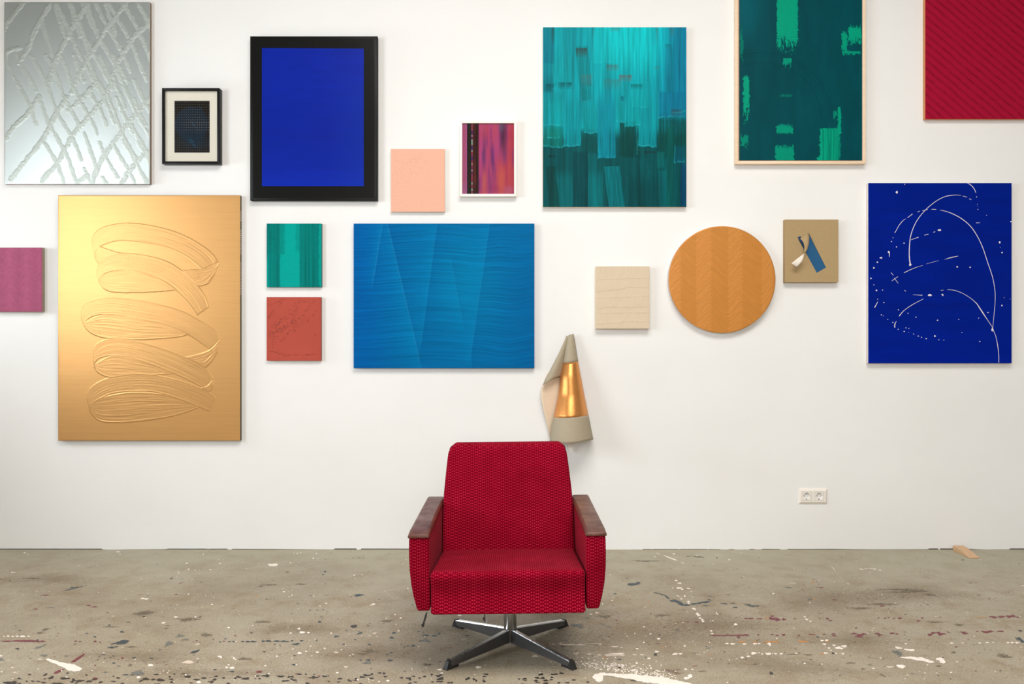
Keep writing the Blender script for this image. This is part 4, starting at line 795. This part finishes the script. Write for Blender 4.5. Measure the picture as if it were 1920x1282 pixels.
# 9 round ochre canvas -----------------------------------------------------------------
def round_canvas():
    t = .035; cx, cy, R = 1353.8, 524, 100.2; o = (WX(cx, t), 0, WZ(cy+R, t))
    th = thing('round_ochre_canvas', 'round ochre canvas with rippled vertical bands', 'painting', o)
    n = 330; u, v = np.meshgrid(np.linspace(-1, 1, n), np.linspace(-1, 1, n)); x = u*np.sqrt(1-v*v/2); y = v*np.sqrt(1-u*u/2)
    X = cx+x*R; Y = cy+y*R; zx = (X-1100)*5.333; zy = (Y-400)*5.333
    pk = np.array([620, 940, 1245, 1555, 1860, 2150]); vl = np.array([480, 790, 1095, 1415, 1750, 2010])
    kx = np.sort(np.r_[pk, vl]); kv = np.array([1 if q in pk else 0 for q in kx], float); tri = np.interp(zx, kx, kv); side = np.interp(zx, kx, np.r_[np.diff(kv), 0]) 
    smt = tri*tri*(3-2*tri); off = -125*smt
    rising = np.zeros(X.shape)
    for a, b in zip(vl, pk[1:]): rising = np.maximum(rising, sm(a-6, a+10, zx)*sm(b+8, b-8, zx))
    n1 = fbm(zx/110+.3*vnoise(zx/60, zy/60, 2), (zy-off)/6, 3, 4); n2 = vnoise(zx/60, (zy-off)/3, 5)
    C = full(X, (206, 134, 52)); C *= (1+.22*(n1-.5)+.10*(n2-.5))[..., None]; C *= (.92*(1+.15*(rising-.5)))[..., None]  # slopes facing left tinted lighter: side light painted into the ochre
    H = .0022*tri+.00055*n1*(.5+rising)+.00025*n2; H = H*sm(1, .985, np.hypot(x, y))
    P = np.stack([WX(X, t)-o[0], -t-H, WZ(Y, t)-o[2]], -1); me = grid_mesh('painted_face', P); set_col(me, C)
    link('painted_face', me, painted('ochre_metallic', rough=.45, metal=.25, weave=False), th, True)
    bm = bmesh.new(); bmesh.ops.create_cone(bm, cap_ends=True, segments=160, radius1=R*(DW-t)/FPX-.0005, radius2=R*(DW-t)/FPX-.0005, depth=t-.002)
    bmesh.ops.transform(bm, matrix=Matrix.Translation((0, -t/2-.0002, R*(DW-t)/FPX)) @ Matrix.Rotation(PI/2, 4, 'X'), verts=bm.verts)
    bm_obj('canvas_edge', bm, plain('grey_white_edge', L(206, 192, 184), .6), th, True, autosmooth=40)
round_canvas()

# 10 linen square with the cut-out flap ----------------------------------------------------
t = .036; x0, y0, x1, y1 = 1472, 411.5, 1572, 529; o = (WX(1522, t), 0, WZ(y1, t))
th = thing('cut_linen_canvas', 'small raw linen square with a cut strip curling off a blue slot', 'painting', o)
hole = [(1516, 436.5), (1549, 501.5), (1531.5, 511.5), (1496.5, 447)]
outer = [(x0, y0), (x1, y0), (x1, y1), (x0, y1)]
to3 = lambda p, d: Vector((WX(p[0], t)-o[0], -d, WZ(p[1], t)-o[2]))
A = [to3(p, t) for p in outer]; B = [to3(p, t) for p in hole]; B2 = [to3(p, t-.004) for p in hole]; A2 = [to3(p, .001) for p in outer]
tri = tessellate_polygon([A, B]); V = A+B+B2+A2; F = [tuple(f) for f in tri]
for k in range(4): F.append((4+k, 8+k, 8+(k+1) % 4, 4+(k+1) % 4)); F.append((k, (k+1) % 4, 12+(k+1) % 4, 12+k))
F.append((12, 13, 14, 15))
bm = bmesh.new(); vv = [bm.verts.new(v) for v in V]
for f in F:
    try: bm.faces.new([vv[i] for i in f])
    except Exception: pass
bm_obj('linen_cover', bm, M_LINEN, th)
box('blue_ground', (WX(1490, t)-o[0], -t+.004, WZ(520, t)-o[2]), (WX(1556, t)-o[0], -t+.007, WZ(430, t)-o[2]), plain('petrol_blue', L(0, 80, 124), .6, nscale=300), th)
rows = [((1496.5, 447), (1516, 436), 0), ((1500.5, 449), (1515.8, 446), .012), ((1503.5, 455), (1514, 458), .022), ((1504.5, 463), (1510.5, 468), .03), ((1504, 470), (1507, 473), .034), ((1504, 475.5), (1504.8, 476.2), .034)]
rows2 = [((1504.6, 475.5), (1504.0, 476.2), .034), ((1498.5, 480), (1502, 484.5), .036), ((1490, 486.5), (1499, 491.5), .038), ((1479.3, 495), (1489.8, 501.5), .040)]
def strip(name, rows, m, bend=0):
    V = []; F = []
    for k, (p, q, d) in enumerate(rows):
        for j in range(5):
            u = j/4; V.append(tuple(to3((p[0]*(1-u)+q[0]*u, p[1]*(1-u)+q[1]*u), t+.001+d+bend*math.sin(PI*u))))
        if k:
            for j in range(4): a = 5*(k-1)+j; F.append((a, a+1, a+6, a+5))
    ob = mesh_obj(name, V, F, m, th, True); md = ob.modifiers.new('s', 'SOLIDIFY'); md.thickness = .0012; md.offset = 0
    return ob
strip('cut_strip', rows, M_LINEN, .002); e = strip('strip_underside', rows2, plain('white_primer', L(238, 226, 214), .7, nscale=200)); e['label'] = 'white primed back of the curled strip'
e = strip('strip_curl', [((1495.3, 444.5), (1500, 443.2), .004), ((1497, 448), (1502, 447), .006), ((1499.5, 453), (1503.5, 453), .009), ((1503, 459), (1504.2, 460), .012)], plain('dark_blue_paint', L(0, 46, 92), .6)); e['label'] = 'dark blue inner curl'

# 11 cone of rolled canvas -------------------------------------------------------------------
def cone_piece():
    o = (WX(1064), 0, WZ(831)); th = thing('rolled_canvas_cone', 'rolled linen cone with a copper gold band hanging behind the armchair', 'wall sculpture', o)
    W3 = lambda px, py, d: (WX(px, d)-o[0], -d, WZ(py, d)-o[2])
    Lf = np.array([(626.5, 1066.5), (632, 1064.6), (650, 1061), (680, 1056), (706, 1050.2), (740, 1047), (770, 1040.5), (787, 1037.3), (800, 1034.5), (815, 1032), (831, 1030.5)])
    Rt = np.array([(625.5, 1075.8), (640, 1078.5), (677, 1084.2), (700, 1088.5), (740, 1096), (776, 1103.3), (800, 1108), (824.5, 1112.8)])
    lx = lambda y: np.interp(y, Lf[:, 0], Lf[:, 1]); rx = lambda y: np.interp(y, Rt[:, 0], Rt[:, 1])
    # rows run along the cone between the slanted band borders
    def band(name, f0, f1, m, n=10):
        V = []; F = []; NJ = 28
        for i in range(n+1):
            s_ = f0+(f1-f0)*i/n
            yl = 628+s_*(829-628); yr = 625.5+s_*(823.5-625.5)
            for j in range(NJ+1):
                th_ = PI*j/NJ*1.22-.11*PI; u = .5-.5*math.cos(min(max(th_, 0), PI)); yy = yl*(1-u)+yr*u
                yy += 5.0*math.sin(PI*u)*s_**2.5*(.9)
                a, b = lx(yl*(1-u)+yr*u), rx(yl*(1-u)+yr*u); r = (b-a)/2/336; dep = .012+r*1.15*math.sin(th_) + r*.55
                V.append(W3(a*(1-u)+b*u, yy, max(dep, .003)))
            if i:
                for j in range(NJ): a = (NJ+1)*(i-1)+j; F.append((a, a+1, a+NJ+2, a+NJ+1))
        ob = mesh_obj(name, V, F, m, th, True); md = ob.modifiers.new('s', 'SOLIDIFY'); md.thickness = .0015; md.offset = 1; return ob
    tC = NT('copper_gold_paint'); og = tC.coord(); g = tC.noise(tC.mapping(og, scale=(60, 60, 14)), 6, 4, .6, 1.0)
    MC = tC.fin(tC.ramp(g, [(.3, L(206, 132, 66)), (.7, L(232, 166, 98))]), .34, .85, tC.bump(g, .25, .001))
    band('cone_tip', 0, .262, M_LINEN_GREY); band('gold_band', .262, .77, MC, 24)['label'] = 'shiny copper gold painted band'; band('cone_hem', .77, 1.0, M_LINEN_GREY)
    # left lobe: convex fold
    V = []; F = []; NJ = 12; N = 18
    OL = np.array([(629, 1062), (640, 1058), (660, 1049), (680, 1039), (700, 1028.5), (712, 1022), (722, 1018)]); 
    for i in range(N+1):
        s_ = i/N; yl = 629+s_*(722-629); yr = 632+s_*(706-632)
        for j in range(NJ+1):
            u = j/NJ; a = np.interp(yl, OL[:, 0], OL[:, 1]); b = lx(yr)+2; yy = yl*(1-u)+yr*u-3.2*math.sin(PI*u)*s_
            V.append(W3(a*(1-u)+b*u, yy, .02+.012*s_+.045*s_*math.sin(PI*(.25+.75*u))))
        if i:
            for j in range(NJ): k = (NJ+1)*(i-1)+j; F.append((k, k+1, k+NJ+2, k+NJ+1))
    ob = mesh_obj('folded_lobe', V, F, M_LINEN_GREY, th, True); md = ob.modifiers.new('s', 'SOLIDIFY'); md.thickness = .0015
    # pale inner face, concave behind the fold
    V = []; F = []; N = 20
    IL = np.array([(700, 1026), (712, 1021), (720, 1018.5), (727, 1015), (734, 1013.6), (745, 1014), (770, 1019), (800, 1026.5), (820, 1031)])
    for i in range(N+1):
        y = 700+120*i/N
        for j in range(9):
            u = j/8; a = np.interp(y, IL[:, 0], IL[:, 1]); b = lx(y)+4
            V.append(W3(a*(1-u)+b*u, y-4*(1-i/N)*math.sin(PI*u), .010+.030*(1-u)*(1-.6*i/N)))
        if i:
            for j in range(8): k = 9*(i-1)+j; F.append((k, k+1, k+10, k+9))
    ob = mesh_obj('inner_face', V, F, M_PALE, th, True); md = ob.modifiers.new('s', 'SOLIDIFY'); md.thickness = .0015; ob['label'] = 'pale primed inside of the canvas'
    P = [W3(1065, 829, .03), W3(1078, 829, .035), W3(1074.5, 839, .03), W3(1069.5, 849, .028), W3(1065, 842, .02)]
    ob = mesh_obj('hem_corner', P, [(0, 1, 2, 3, 4)], plain('white_primed', L(232, 222, 212), .8), th); md = ob.modifiers.new('s', 'SOLIDIFY'); md.thickness = .0015; ob['label'] = 'white corner hanging below the hem'
    # nail
    box('nail', (-.001+WX(1069)-o[0], -.03, WZ(630)-o[2]), (.001+WX(1069)-o[0], 0, WZ(629)-o[2]), M_BLACK, th)
cone_piece()

# ------------------------------------------------------------------ double wall socket
def socket():
    x0, y0, x1, y1 = 1496.8, 915, 1550.5, 944.3; o = (WX(1523.6), 0, WZ(y1)); th = thing('double_wall_socket', 'white double power socket low on the wall, right of the armchair', 'socket', o)
    w = (WX(x1)-WX(x0))/2; h = WZ(y0)-WZ(y1); d = .011; b = .0135
    def ringp(ix, iz, y): return [(-w+ix, y, iz), (w-ix, y, iz), (w-ix, y, h-iz), (-w+ix, y, h-iz)]
    cut = []
    V = ringp(0, 0, 0)+ringp(0, 0, -.003)+ringp(b*.75, b*.9, -d); F = []
    for k in range(4): F += [(k, (k+1) % 4, 4+(k+1) % 4, 4+k), (4+k, 4+(k+1) % 4, 8+(k+1) % 4, 8+k)]
    # front plate with two square openings
    s = .0505/2*.98; cs = [-.0355, .0345]; zc_ = h/2
    sq = []; 
    for c in cs: sq.append([Vector((c-s, -d, zc_-s)), Vector((c+s, -d, zc_-s)), Vector((c+s, -d, zc_+s)), Vector((c-s, -d, zc_+s))])
    outer = [Vector(v) for v in ringp(b*.75, b*.9, -d)]
    tri = tessellate_polygon([outer]+sq); base = len(V)
    allp = outer+sq[0]+sq[1]; V += [tuple(v) for v in allp]; F += [tuple(base+i for i in f) for f in tri]
    V += [(p.x, -d+.004, p.z) for q in sq for p in q]; bb = base+12
    for q in range(2):
        for k in range(4): a = base+4+4*q+k; a2 = base+4+4*q+(k+1) % 4; F.append((a, a2, bb+4*q+(k+1) % 4, bb+4*q+k))
    bm = bmesh.new(); vv = [bm.verts.new(v) for v in V]
    for f in F: bm.faces.new([vv[i] for i in f])
    bmesh.ops.remove_doubles(bm, verts=bm.verts, dist=1e-6); bm_obj('cover_plate', bm, M_PLASTIC, th)
    for c in cs:
        r = .0195; N = 40; s2 = s-.0008; yf = -d+.0008
        out = [Vector((c-s2, yf, zc_-s2)), Vector((c+s2, yf, zc_-s2)), Vector((c+s2, yf, zc_+s2)), Vector((c-s2, yf, zc_+s2))]
        circ = [Vector((c+r*math.cos(2*PI*k/N), yf, zc_+r*math.sin(2*PI*k/N))) for k in range(N)]
        tri = tessellate_polygon([out, circ]); V = [tuple(v) for v in out+circ]; F = [tuple(f) for f in tri]
        V += [(p.x*.96+c*.04, yf+.012, p.z*.96+zc_*.04) for p in circ]; V.append((c, yf+.012, zc_)); 
        for k in range(N): F += [(4+k, 4+(k+1) % N, 4+N+(k+1) % N, 4+N+k), (4+N+k, 4+N+(k+1) % N, 4+2*N)]
        bm = bmesh.new(); vv = [bm.verts.new(v) for v in V]
        for f in F: bm.faces.new([vv[i] for i in f])
        ins = bm_obj('socket_insert', bm, M_PLASTIC, th, True, autosmooth=30)
        for dx, rr in ((-.0095, .0024), (0, .0014), (.0095, .0024)):
            bm = bmesh.new(); bmesh.ops.create_cone(bm, cap_ends=True, segments=16, radius1=rr, radius2=rr, depth=.002)
            bmesh.ops.transform(bm, matrix=Matrix.Translation((c+dx, yf+.0112, zc_)) @ Matrix.Rotation(PI/2, 4, 'X'), verts=bm.verts)
            bm_obj('pin_hole' if rr > .002 else 'screw', bm, M_BLACK if rr > .002 else plain('steel_screw', (.25, .24, .22), .3, 1), ins)
        for sg in (1, -1):
            bm = bmesh.new(); add_box(bm, (c-.0005*sg, yf+.0075, zc_+sg*.0165), (.0055, .007, .0026), Matrix.Rotation(.5*(sg < 0), 3, 'Y')); bm_obj('earth_clip', bm, plain('dark_clip', (.02, .015, .012), .4) if sg < 0 else plain('steel_clip', (.12, .11, .10), .35, 1), ins)
socket()

# ------------------------------------------------------------------ wooden wedge
def wedge():
    t_ = thing('wooden_wedge', 'pale wooden wedge lying against the foot of the wall at right', 'wedge', (WX(1796), -.12, 0))
    a = math.radians(0)
    g = lambda px, py: floor_pt(px, py)
    # plan: thick end at the wall, thin end towards the room
    p = [g(1786.5, 1033.5), g(1811, 1033.0), g(1837.5, 1046.5), g(1818.5, 1046.8)]
    p[0] = (WX(1786.5, .012), -.012); p[1] = (WX(1806.5, .012), -.012); ox, oy = WX(1796), -.12
    h = .026; V = [(x-ox, y-oy, 0) for x, y in p]+[(p[0][0]-ox, p[0][1]-oy, h), (p[1][0]-ox, p[1][1]-oy, h), (p[2][0]-ox, p[2][1]-oy, .0035), (p[3][0]-ox, p[3][1]-oy, .0035)]
    m1 = [(p[0][0]*.75+p[3][0]*.25-ox, p[0][1]*.75+p[3][1]*.25-oy, .023), (p[1][0]*.75+p[2][0]*.25-ox, p[1][1]*.75+p[2][1]*.25-oy, .023)]
    bm = bmesh.new(); vv = [bm.verts.new(v) for v in V+m1]
    for f in ((3, 2, 1, 0), (0, 1, 5, 4), (4, 5, 9, 8), (8, 9, 6, 7), (1, 2, 6, 9, 5), (2, 3, 7, 6), (3, 0, 4, 8, 7)): bm.faces.new([vv[i] for i in f])
    bmesh.ops.bevel(bm, geom=list(bm.edges), offset=.0012, segments=2, affect='EDGES')
    ob = bm_obj('wedge_block', bm, wood_mat('pale_beech', L(196, 156, 118), L(216, 178, 140), (30, 6, 6)), t_, True, autosmooth=30)
wedge()

# ------------------------------------------------------------------ armchair
def fabric():
    t = NT('red_woven_fabric'); uv = t.node('ShaderNodeUVMap'); sp = t.node('ShaderNodeSeparateXYZ'); t.put(sp.inputs[0], uv.outputs[0])
    u = t.math('DIVIDE', sp.outputs[0], .0078); v = t.math('DIVIDE', sp.outputs[1], .0108)
    k = t.math('FLOOR', u); lx = t.math('SUBTRACT', t.math('SUBTRACT', u, k), .5)
    par = t.math('FLOORED_MODULO', k, 2); sg = t.math('SUBTRACT', t.math('MULTIPLY', par, 2), 1)      # slant of the stitch alternates
    pair = t.math('FLOORED_MODULO', t.math('FLOOR', t.math('DIVIDE', t.math('ADD', k, 1), 2)), 2)
    vv = t.math('ADD', t.math('ADD', v, t.math('MULTIPLY', pair, .5)), t.math('MULTIPLY', t.math('MULTIPLY', lx, sg), -.25))
    lv = t.math('SUBTRACT', t.math('FRACT', vv), .5)
    q = t.math('ADD', t.math('POWER', t.math('DIVIDE', t.math('ABSOLUTE', lx), .32), 2), t.math('POWER', t.math('DIVIDE', t.math('ABSOLUTE', lv), .22), 2))
    dot = t.math('SUBTRACT', 1, q, clamp=True); dots = t.rng(dot, 0, .9, 0, 1)
    o = t.coord(); wear = t.noise(o, 9, 4, .6, .4); fz = t.noise(o, 700, 2, .7); fz2 = t.noise(o, 160, 3, .6)
    base = t.ramp(wear, [(.3, L(122, 0, 27)), (.7, L(142, 0, 36))]); base = t.mix(t.math('MULTIPLY', fz2, .35), base, L(92, 0, 18))
    dcol = t.ramp(wear, [(.3, L(178, 34, 52)), (.7, L(206, 60, 70))])
    col = t.mix(t.math('MULTIPLY', dots, t.rng(fz2, .3, .7, .65, 1.0)), base, dcol)
    gap_ = t.rng(q, 2.8, 5.5, 0, .75); col = t.mix(gap_, col, L(70, 0, 8))
    hgt = t.math('ADD', t.math('MULTIPLY', dots, 1.0), t.math('MULTIPLY', fz, .3))
    t.b.inputs['Sheen Weight'].default_value = .06; t.b.inputs['Sheen Roughness'].default_value = .5; t.b.inputs['Sheen Tint'].default_value = (1, .25, .3, 1)
    return t.fin(col, .9, 0, t.bump(hgt, .4, .0014), .04)
M_FAB = fabric()
def box_uv(ob, roll=0):
    me = ob.data; uvl = me.uv_layers.new(name='UVMap')
    for p in me.polygons:
        n = p.normal; ax, ay, az = abs(n.x), abs(n.y), abs(n.z)
        for li in p.loop_indices:
            c = me.vertices[me.loops[li].vertex_index].co
            if ay >= ax and ay >= az*.85: q = (c.x, c.z)
            elif az >= ax: q = (c.x, -c.y*1.0)
            else: q = (c.z, c.y) if roll else (c.y, c.z)
            uvl.data[li].uv = q
CX, CY = -.013, -1.464
chair = thing('swivel_armchair', 'red woven armchair with brown wooden armrests on a chrome swivel base', 'armchair', (CX+.006, CY, 0))
ROLL = math.radians(.75)
def to_chair(ob, roll=True):
    """mesh vertices are modelled in room space relative to (CX, CY); apply the slight sag of the seat"""
    if roll:
        M = Matrix.Translation((0, 0, .24)) @ Matrix.Rotation(-ROLL, 4, 'Y') @ Matrix.Translation((0, 0, -.24)); ob.data.transform(M)
    ob.data.transform(Matrix.Translation((-.006, 0, 0))); return ob
def loft(name, prof, wfun, rs, m, nflat=22, nr=6, crown=None):
    """prof: closed (y,z) outline; lofted along x with half width wfun(z) and rounded sides of radius rs"""
    P = np.array(prof, float); n = len(P); nx = np.roll(P, -1, 0)-np.roll(P, 1, 0); N = np.stack([-nx[:, 1], nx[:, 0]], 1); N /= np.hypot(N[:, 0], N[:, 1])[:, None]
    c = P.mean(0)
    if ((P-c)*N).sum() > 0: N = -N            # inward
    cols = []
    for k in range(nr): cols.append((-1, PI/2*(1-k/nr)))
    for k in range(nflat+1): cols.append((k/nflat*2-1, None))
    for k in range(1, nr+1): cols.append((1, PI/2*k/nr))
    V = []
    for s_, ph in cols:
        for i in range(n):
            y, z = P[i]; W_ = wfun(z)
            if ph is None: x = s_*(W_-rs); ins = 0
            else: x = s_*(W_-rs+rs*math.sin(ph)); ins = rs*(1-math.cos(ph))
            y2, z2 = y+N[i][0]*ins, z+N[i][1]*ins
            if crown: y2, z2 = crown(x, y2, z2)
            V.append((x, y2, z2))
    F = []
    for j in range(len(cols)-1):
        for i in range(n): a = j*n+i; b = j*n+(i+1) % n; F.append((a, b, b+n, a+n))
    F.append(tuple(range(n))); F.append(tuple(range((len(cols)-1)*n, len(cols)*n))[::-1])
    bm = bmesh.new(); vv = [bm.verts.new(v) for v in V]
    for f in F: bm.faces.new([vv[i] for i in f])
    return bm_obj(name, bm, m, chair, True)
def rounded(pts, rads, seg=6):
    out = []; n = len(pts)
    for i in range(n):
        p = Vector(pts[i]); a = (Vector(pts[i-1])-p); b = (Vector(pts[(i+1) % n])-p); r = rads[i]
        la, lb = a.length, b.length; a.normalize(); b.normalize(); r = min(r, la*.48, lb*.48)
        p0 = p+a*r; p1 = p+b*r
        for k in range(seg+1):
            u = k/seg; out.append(tuple(p0*(1-u)**2+p*2*u*(1-u)+p1*u*u))
    return out
def densify(pts, step=.02):
    out = []
    for i in range(len(pts)):
        a = Vector(pts[i]); b = Vector(pts[(i+1) % len(pts)]); n = max(1, int((b-a).length/step))
        for k in range(n): out.append(tuple(a+(b-a)*(k/n)))
    return out
# y relative to CY: front of the seat at -.335
sp_ = densify(rounded([(-.336, .232), (-.326, .262), (-.318, .305), (-.339, .378), (.235, .318), (.235, .232)], [.008, .02, .05, .038, .02, .01]), .012)
def seat_crown(x, y, z):
    if z > .30: z += .010*(1-(x/.265)**2)*min(1, (z-.30)/.03)*sm(.36, .0, abs(y+.02))
    y -= .004*math.cos(x/.265*PI/2)*(1 if y < -.3 else 0); return y, z
seat = loft('seat', sp_, lambda z: .2645, .012, M_FAB, crown=seat_crown); to_chair(seat); box_uv(seat)
# backrest: leans back
zb, zt = .26, .748; yb = .165; lean = .125/.415
def by(z): return yb+(z-.33)*lean
bp = densify(rounded([(by(zb), zb), (by(zt)-.004, zt-.006), (by(zt)+.10, zt-.016), (by(zb)+.125, zb)], [.02, .040, .03, .02]))
def bw(z):
    w = .2668-max(0, z-.47)**1.35*.145; zz = z-(zt-.050)
    if zz > 0: w -= .045-math.sqrt(max(.045**2-min(zz*.9, .045)**2, 0))
    return w
def bcrown(x, y, z):
    if y < by(z)+.05: y -= .012*math.cos(min(1, abs(x)/.25)*PI/2)*math.sin(min(1, max(0, (z-.3)/.44))*PI)
    return y, z
back = loft('backrest', bp, bw, .016, M_FAB, crown=bcrown); to_chair(back); box_uv(back)
# arms
Y0, Y1 = -.326, .335
M_CAP = None
def cap_mat():
    t = NT('brown_leather_wood'); o = t.coord(); g = t.noise(t.mapping(o, scale=(26, 5, 26)), 4, 5, .6, .6); w = t.noise(o, 11, 4, .6); f = t.noise(o, 240, 3, .6)
    c = t.ramp(g, [(.3, L(76, 42, 34)), (.7, L(106, 62, 48))]); c = t.mix(t.rng(w, .52, .68, 0, .6), c, L(56, 34, 30)); c = t.mix(t.rng(w, .40, .28, 0, .4), c, L(128, 76, 54))
    return t.fin(c, t.rng(w, .3, .7, .30, .5), 0, t.bump(t.math('ADD', f, g), .2, .0008), .45)
M_CAP = cap_mat()
def extr(name, poly, y0, y1, m, bev, seg=4, shape=None, cuts=1):
    bm = bmesh.new(); rows = []
    for k in range(cuts+1):
        y = y0+(y1-y0)*k/cuts; rows.append([bm.verts.new((x, y, z)) for x, z in poly])
    n = len(poly)
    for k in range(cuts):
        for i in range(n): bm.faces.new([rows[k][i], rows[k][(i+1) % n], rows[k+1][(i+1) % n], rows[k+1][i]])
    bm.faces.new(rows[0]); bm.faces.new(rows[-1][::-1]); bmesh.ops.recalc_face_normals(bm, faces=bm.faces)
    es = [e for e in bm.edges if e.calc_face_angle(0) > .45]
    bmesh.ops.bevel(bm, geom=es, offset=bev, segments=seg, affect='EDGES', profile=.5, clamp_overlap=True)
    if shape:
        for v in bm.verts: v.co = shape(v.co)
    return bm_obj(name, bm, m, chair, True, autosmooth=50)
for sg in (-1, 1):
    poly = [(.268, .238), (.312, .238), (.324, .285), (.332, .33), (.3365, .38), (.3375, .43), (.3365, .492), (.268, .492)]
    poly = [(sg*x, z) for x, z in poly]
    def shp(c):
        # rear lower corner cut forward, front leaning very slightly
        k = max(0, (.492-c.z)/.25); c = c.copy()
        if c.y > 0: c.y -= .10*k*(c.y/Y1)
        else: c.y += .012*k*(c.y/Y0)
        return c
    a = extr('arm_panel', poly, Y0, Y1, M_FAB, .008, 4, shp); to_chair(a); box_uv(a)
    cp = [(.2665, .4915), (.3405, .4915), (.3395, .507), (.333, .5125), (.275, .5125), (.2665, .506)]
    cp = [(sg*x, z) for x, z in cp]
    def shc(c):
        c = c.copy(); f = sm(Y0+.03, Y0-.004, c.y)
        if c.z > .50: c.z -= .006*f
        return c
    a = extr('armrest', cp, Y0-.004, Y1-.006, M_CAP, .004, 3, shc, cuts=12); to_chair(a); a['label'] = 'worn brown wooden armrest top'
    # small tack / buckle marks at the front corner
bm = bmesh.new(); add_box(bm, (0, -.04, .236), (.515, .565, .014)); ob = bm_obj('seat_underside', bm, M_RUBBER, chair); to_chair(ob)
bm = bmesh.new(); add_box(bm, (.006, 0, .232), (.16, .16, .012)); bmesh.ops.bevel(bm, geom=list(bm.edges), offset=.003, segments=2, affect='EDGES')
steel = NT('brushed_steel'); so = steel.coord(); sn = steel.noise(steel.mapping(so, scale=(300, 300, 30)), 2, 3, .6)
M_STEEL = steel.fin(steel.ramp(sn, [(.3, (.42, .41, .39)), (.7, (.56, .55, .53))]), .30, 1, steel.bump(sn, .05, .0003))
chm = NT('dark_chrome'); cn = chm.noise(chm.coord(), 90, 3, .6)
M_CHROME = chm.fin(chm.ramp(cn, [(.3, (.50, .50, .50)), (.7, (.62, .62, .62))]), chm.rng(cn, .3, .7, .16, .26), 1, chm.bump(cn, .03, .0004))
M_SIDE = plain('grey_leg_side', (.16, .16, .165), .38, .85, nscale=60)
ob = bm_obj('mounting_plate', bm, M_SIDE, chair); to_chair(ob, False)
def tube(name, prof, m, seg=40):
    """lathe around the column axis; prof of (r,z)"""
    V = []; F = []; n = len(prof)
    for k in range(seg):
        a = 2*PI*k/seg
        for r, z in prof: V.append((r*math.cos(a)+.006, r*math.sin(a), z))
    for k in range(seg):
        for i in range(n-1): a = k*n+i; b = ((k+1) % seg)*n+i; F.append((a, b, b+1, a+1))
    bm = bmesh.new(); vv = [bm.verts.new(v) for v in V]
    for f in F: bm.faces.new([vv[i] for i in f])
    bmesh.ops.holes_fill(bm, edges=[e for e in bm.edges if e.is_boundary], sides=0)
    ob = bm_obj(name, bm, m, chair, True, autosmooth=35); to_chair(ob, False); return ob
tube('column', [(.0243, .069), (.0252, .071), (.0252, .228)], M_STEEL)
tube('swivel_pin', [(.0112, .014), (.0124, .016), (.0124, .072)], plain('brass_steel', (.42, .37, .30), .3, 1))
tube('pin_collar', [(.0128, .012), (.0140, .013), (.0140, .018), (.0128, .019)], M_STEEL)
for k in range(4):
    ang = PI/4+k*PI/2; R_ = Matrix.Translation((.006, 0, 0)) @ Matrix.Rotation(ang, 4, 'Z')
    # leg: tapering in height and narrowing outwards; flat bevelled top
    r0, r1 = .010, .306
    sec = lambda r: (r, .0080+.0012*(r-r0)/(r1-r0), .069-.040*(r-r0)/(r1-r0), .0175-.0105*(r-r0)/(r1-r0))
    V = []
    for r in (r0, r1):
        r_, w, zt_, zb_ = sec(r); V += [(r, -w*.92, zb_), (r, w*.92, zb_), (r, w, zt_-.004), (r, w*.72, zt_), (r, -w*.72, zt_), (r, -w, zt_-.004)]
    bm = bmesh.new(); vv = [bm.verts.new(v) for v in V]
    for i in range(6): bm.faces.new([vv[i], vv[(i+1) % 6], vv[6+(i+1) % 6], vv[6+i]])
    bm.faces.new(vv[:6]); bm.faces.new(vv[6:][::-1]); bm.transform(R_)
    lg = bm_obj('leg', bm, M_CHROME, chair); to_chair(lg, False)
    lg.data.materials.append(M_SIDE)
    for p in lg.data.polygons:
        if abs(p.normal.z) < .3: p.material_index = 1
    # rubber foot: cap wrapping the tip plus pad below
    bm = bmesh.new(); V = []
    for r, w, zt_, zb_ in ((r1-.004, .0102, .0315, .0), (r1+.008, .0102, .028, 0), (r1+.019, .0125, .003, 0)):
        V.append([bm.verts.new((r, -w, zb_)), bm.verts.new((r, w, zb_)), bm.verts.new((r, w*.8, zt_)), bm.verts.new((r, -w*.8, zt_))])
    for a, b in zip(V[:-1], V[1:]):
        for i in range(4): bm.faces.new([a[i], a[(i+1) % 4], b[(i+1) % 4], b[i]])
    bm.faces.new(V[0]); bm.faces.new(V[-1][::-1])
    add_box(bm, (r1-.020, 0, .0040), (.036, .019, .008))
    bm.transform(R_); ft = bm_obj('rubber_foot', bm, M_RUBBER, lg); to_chair(ft, False)
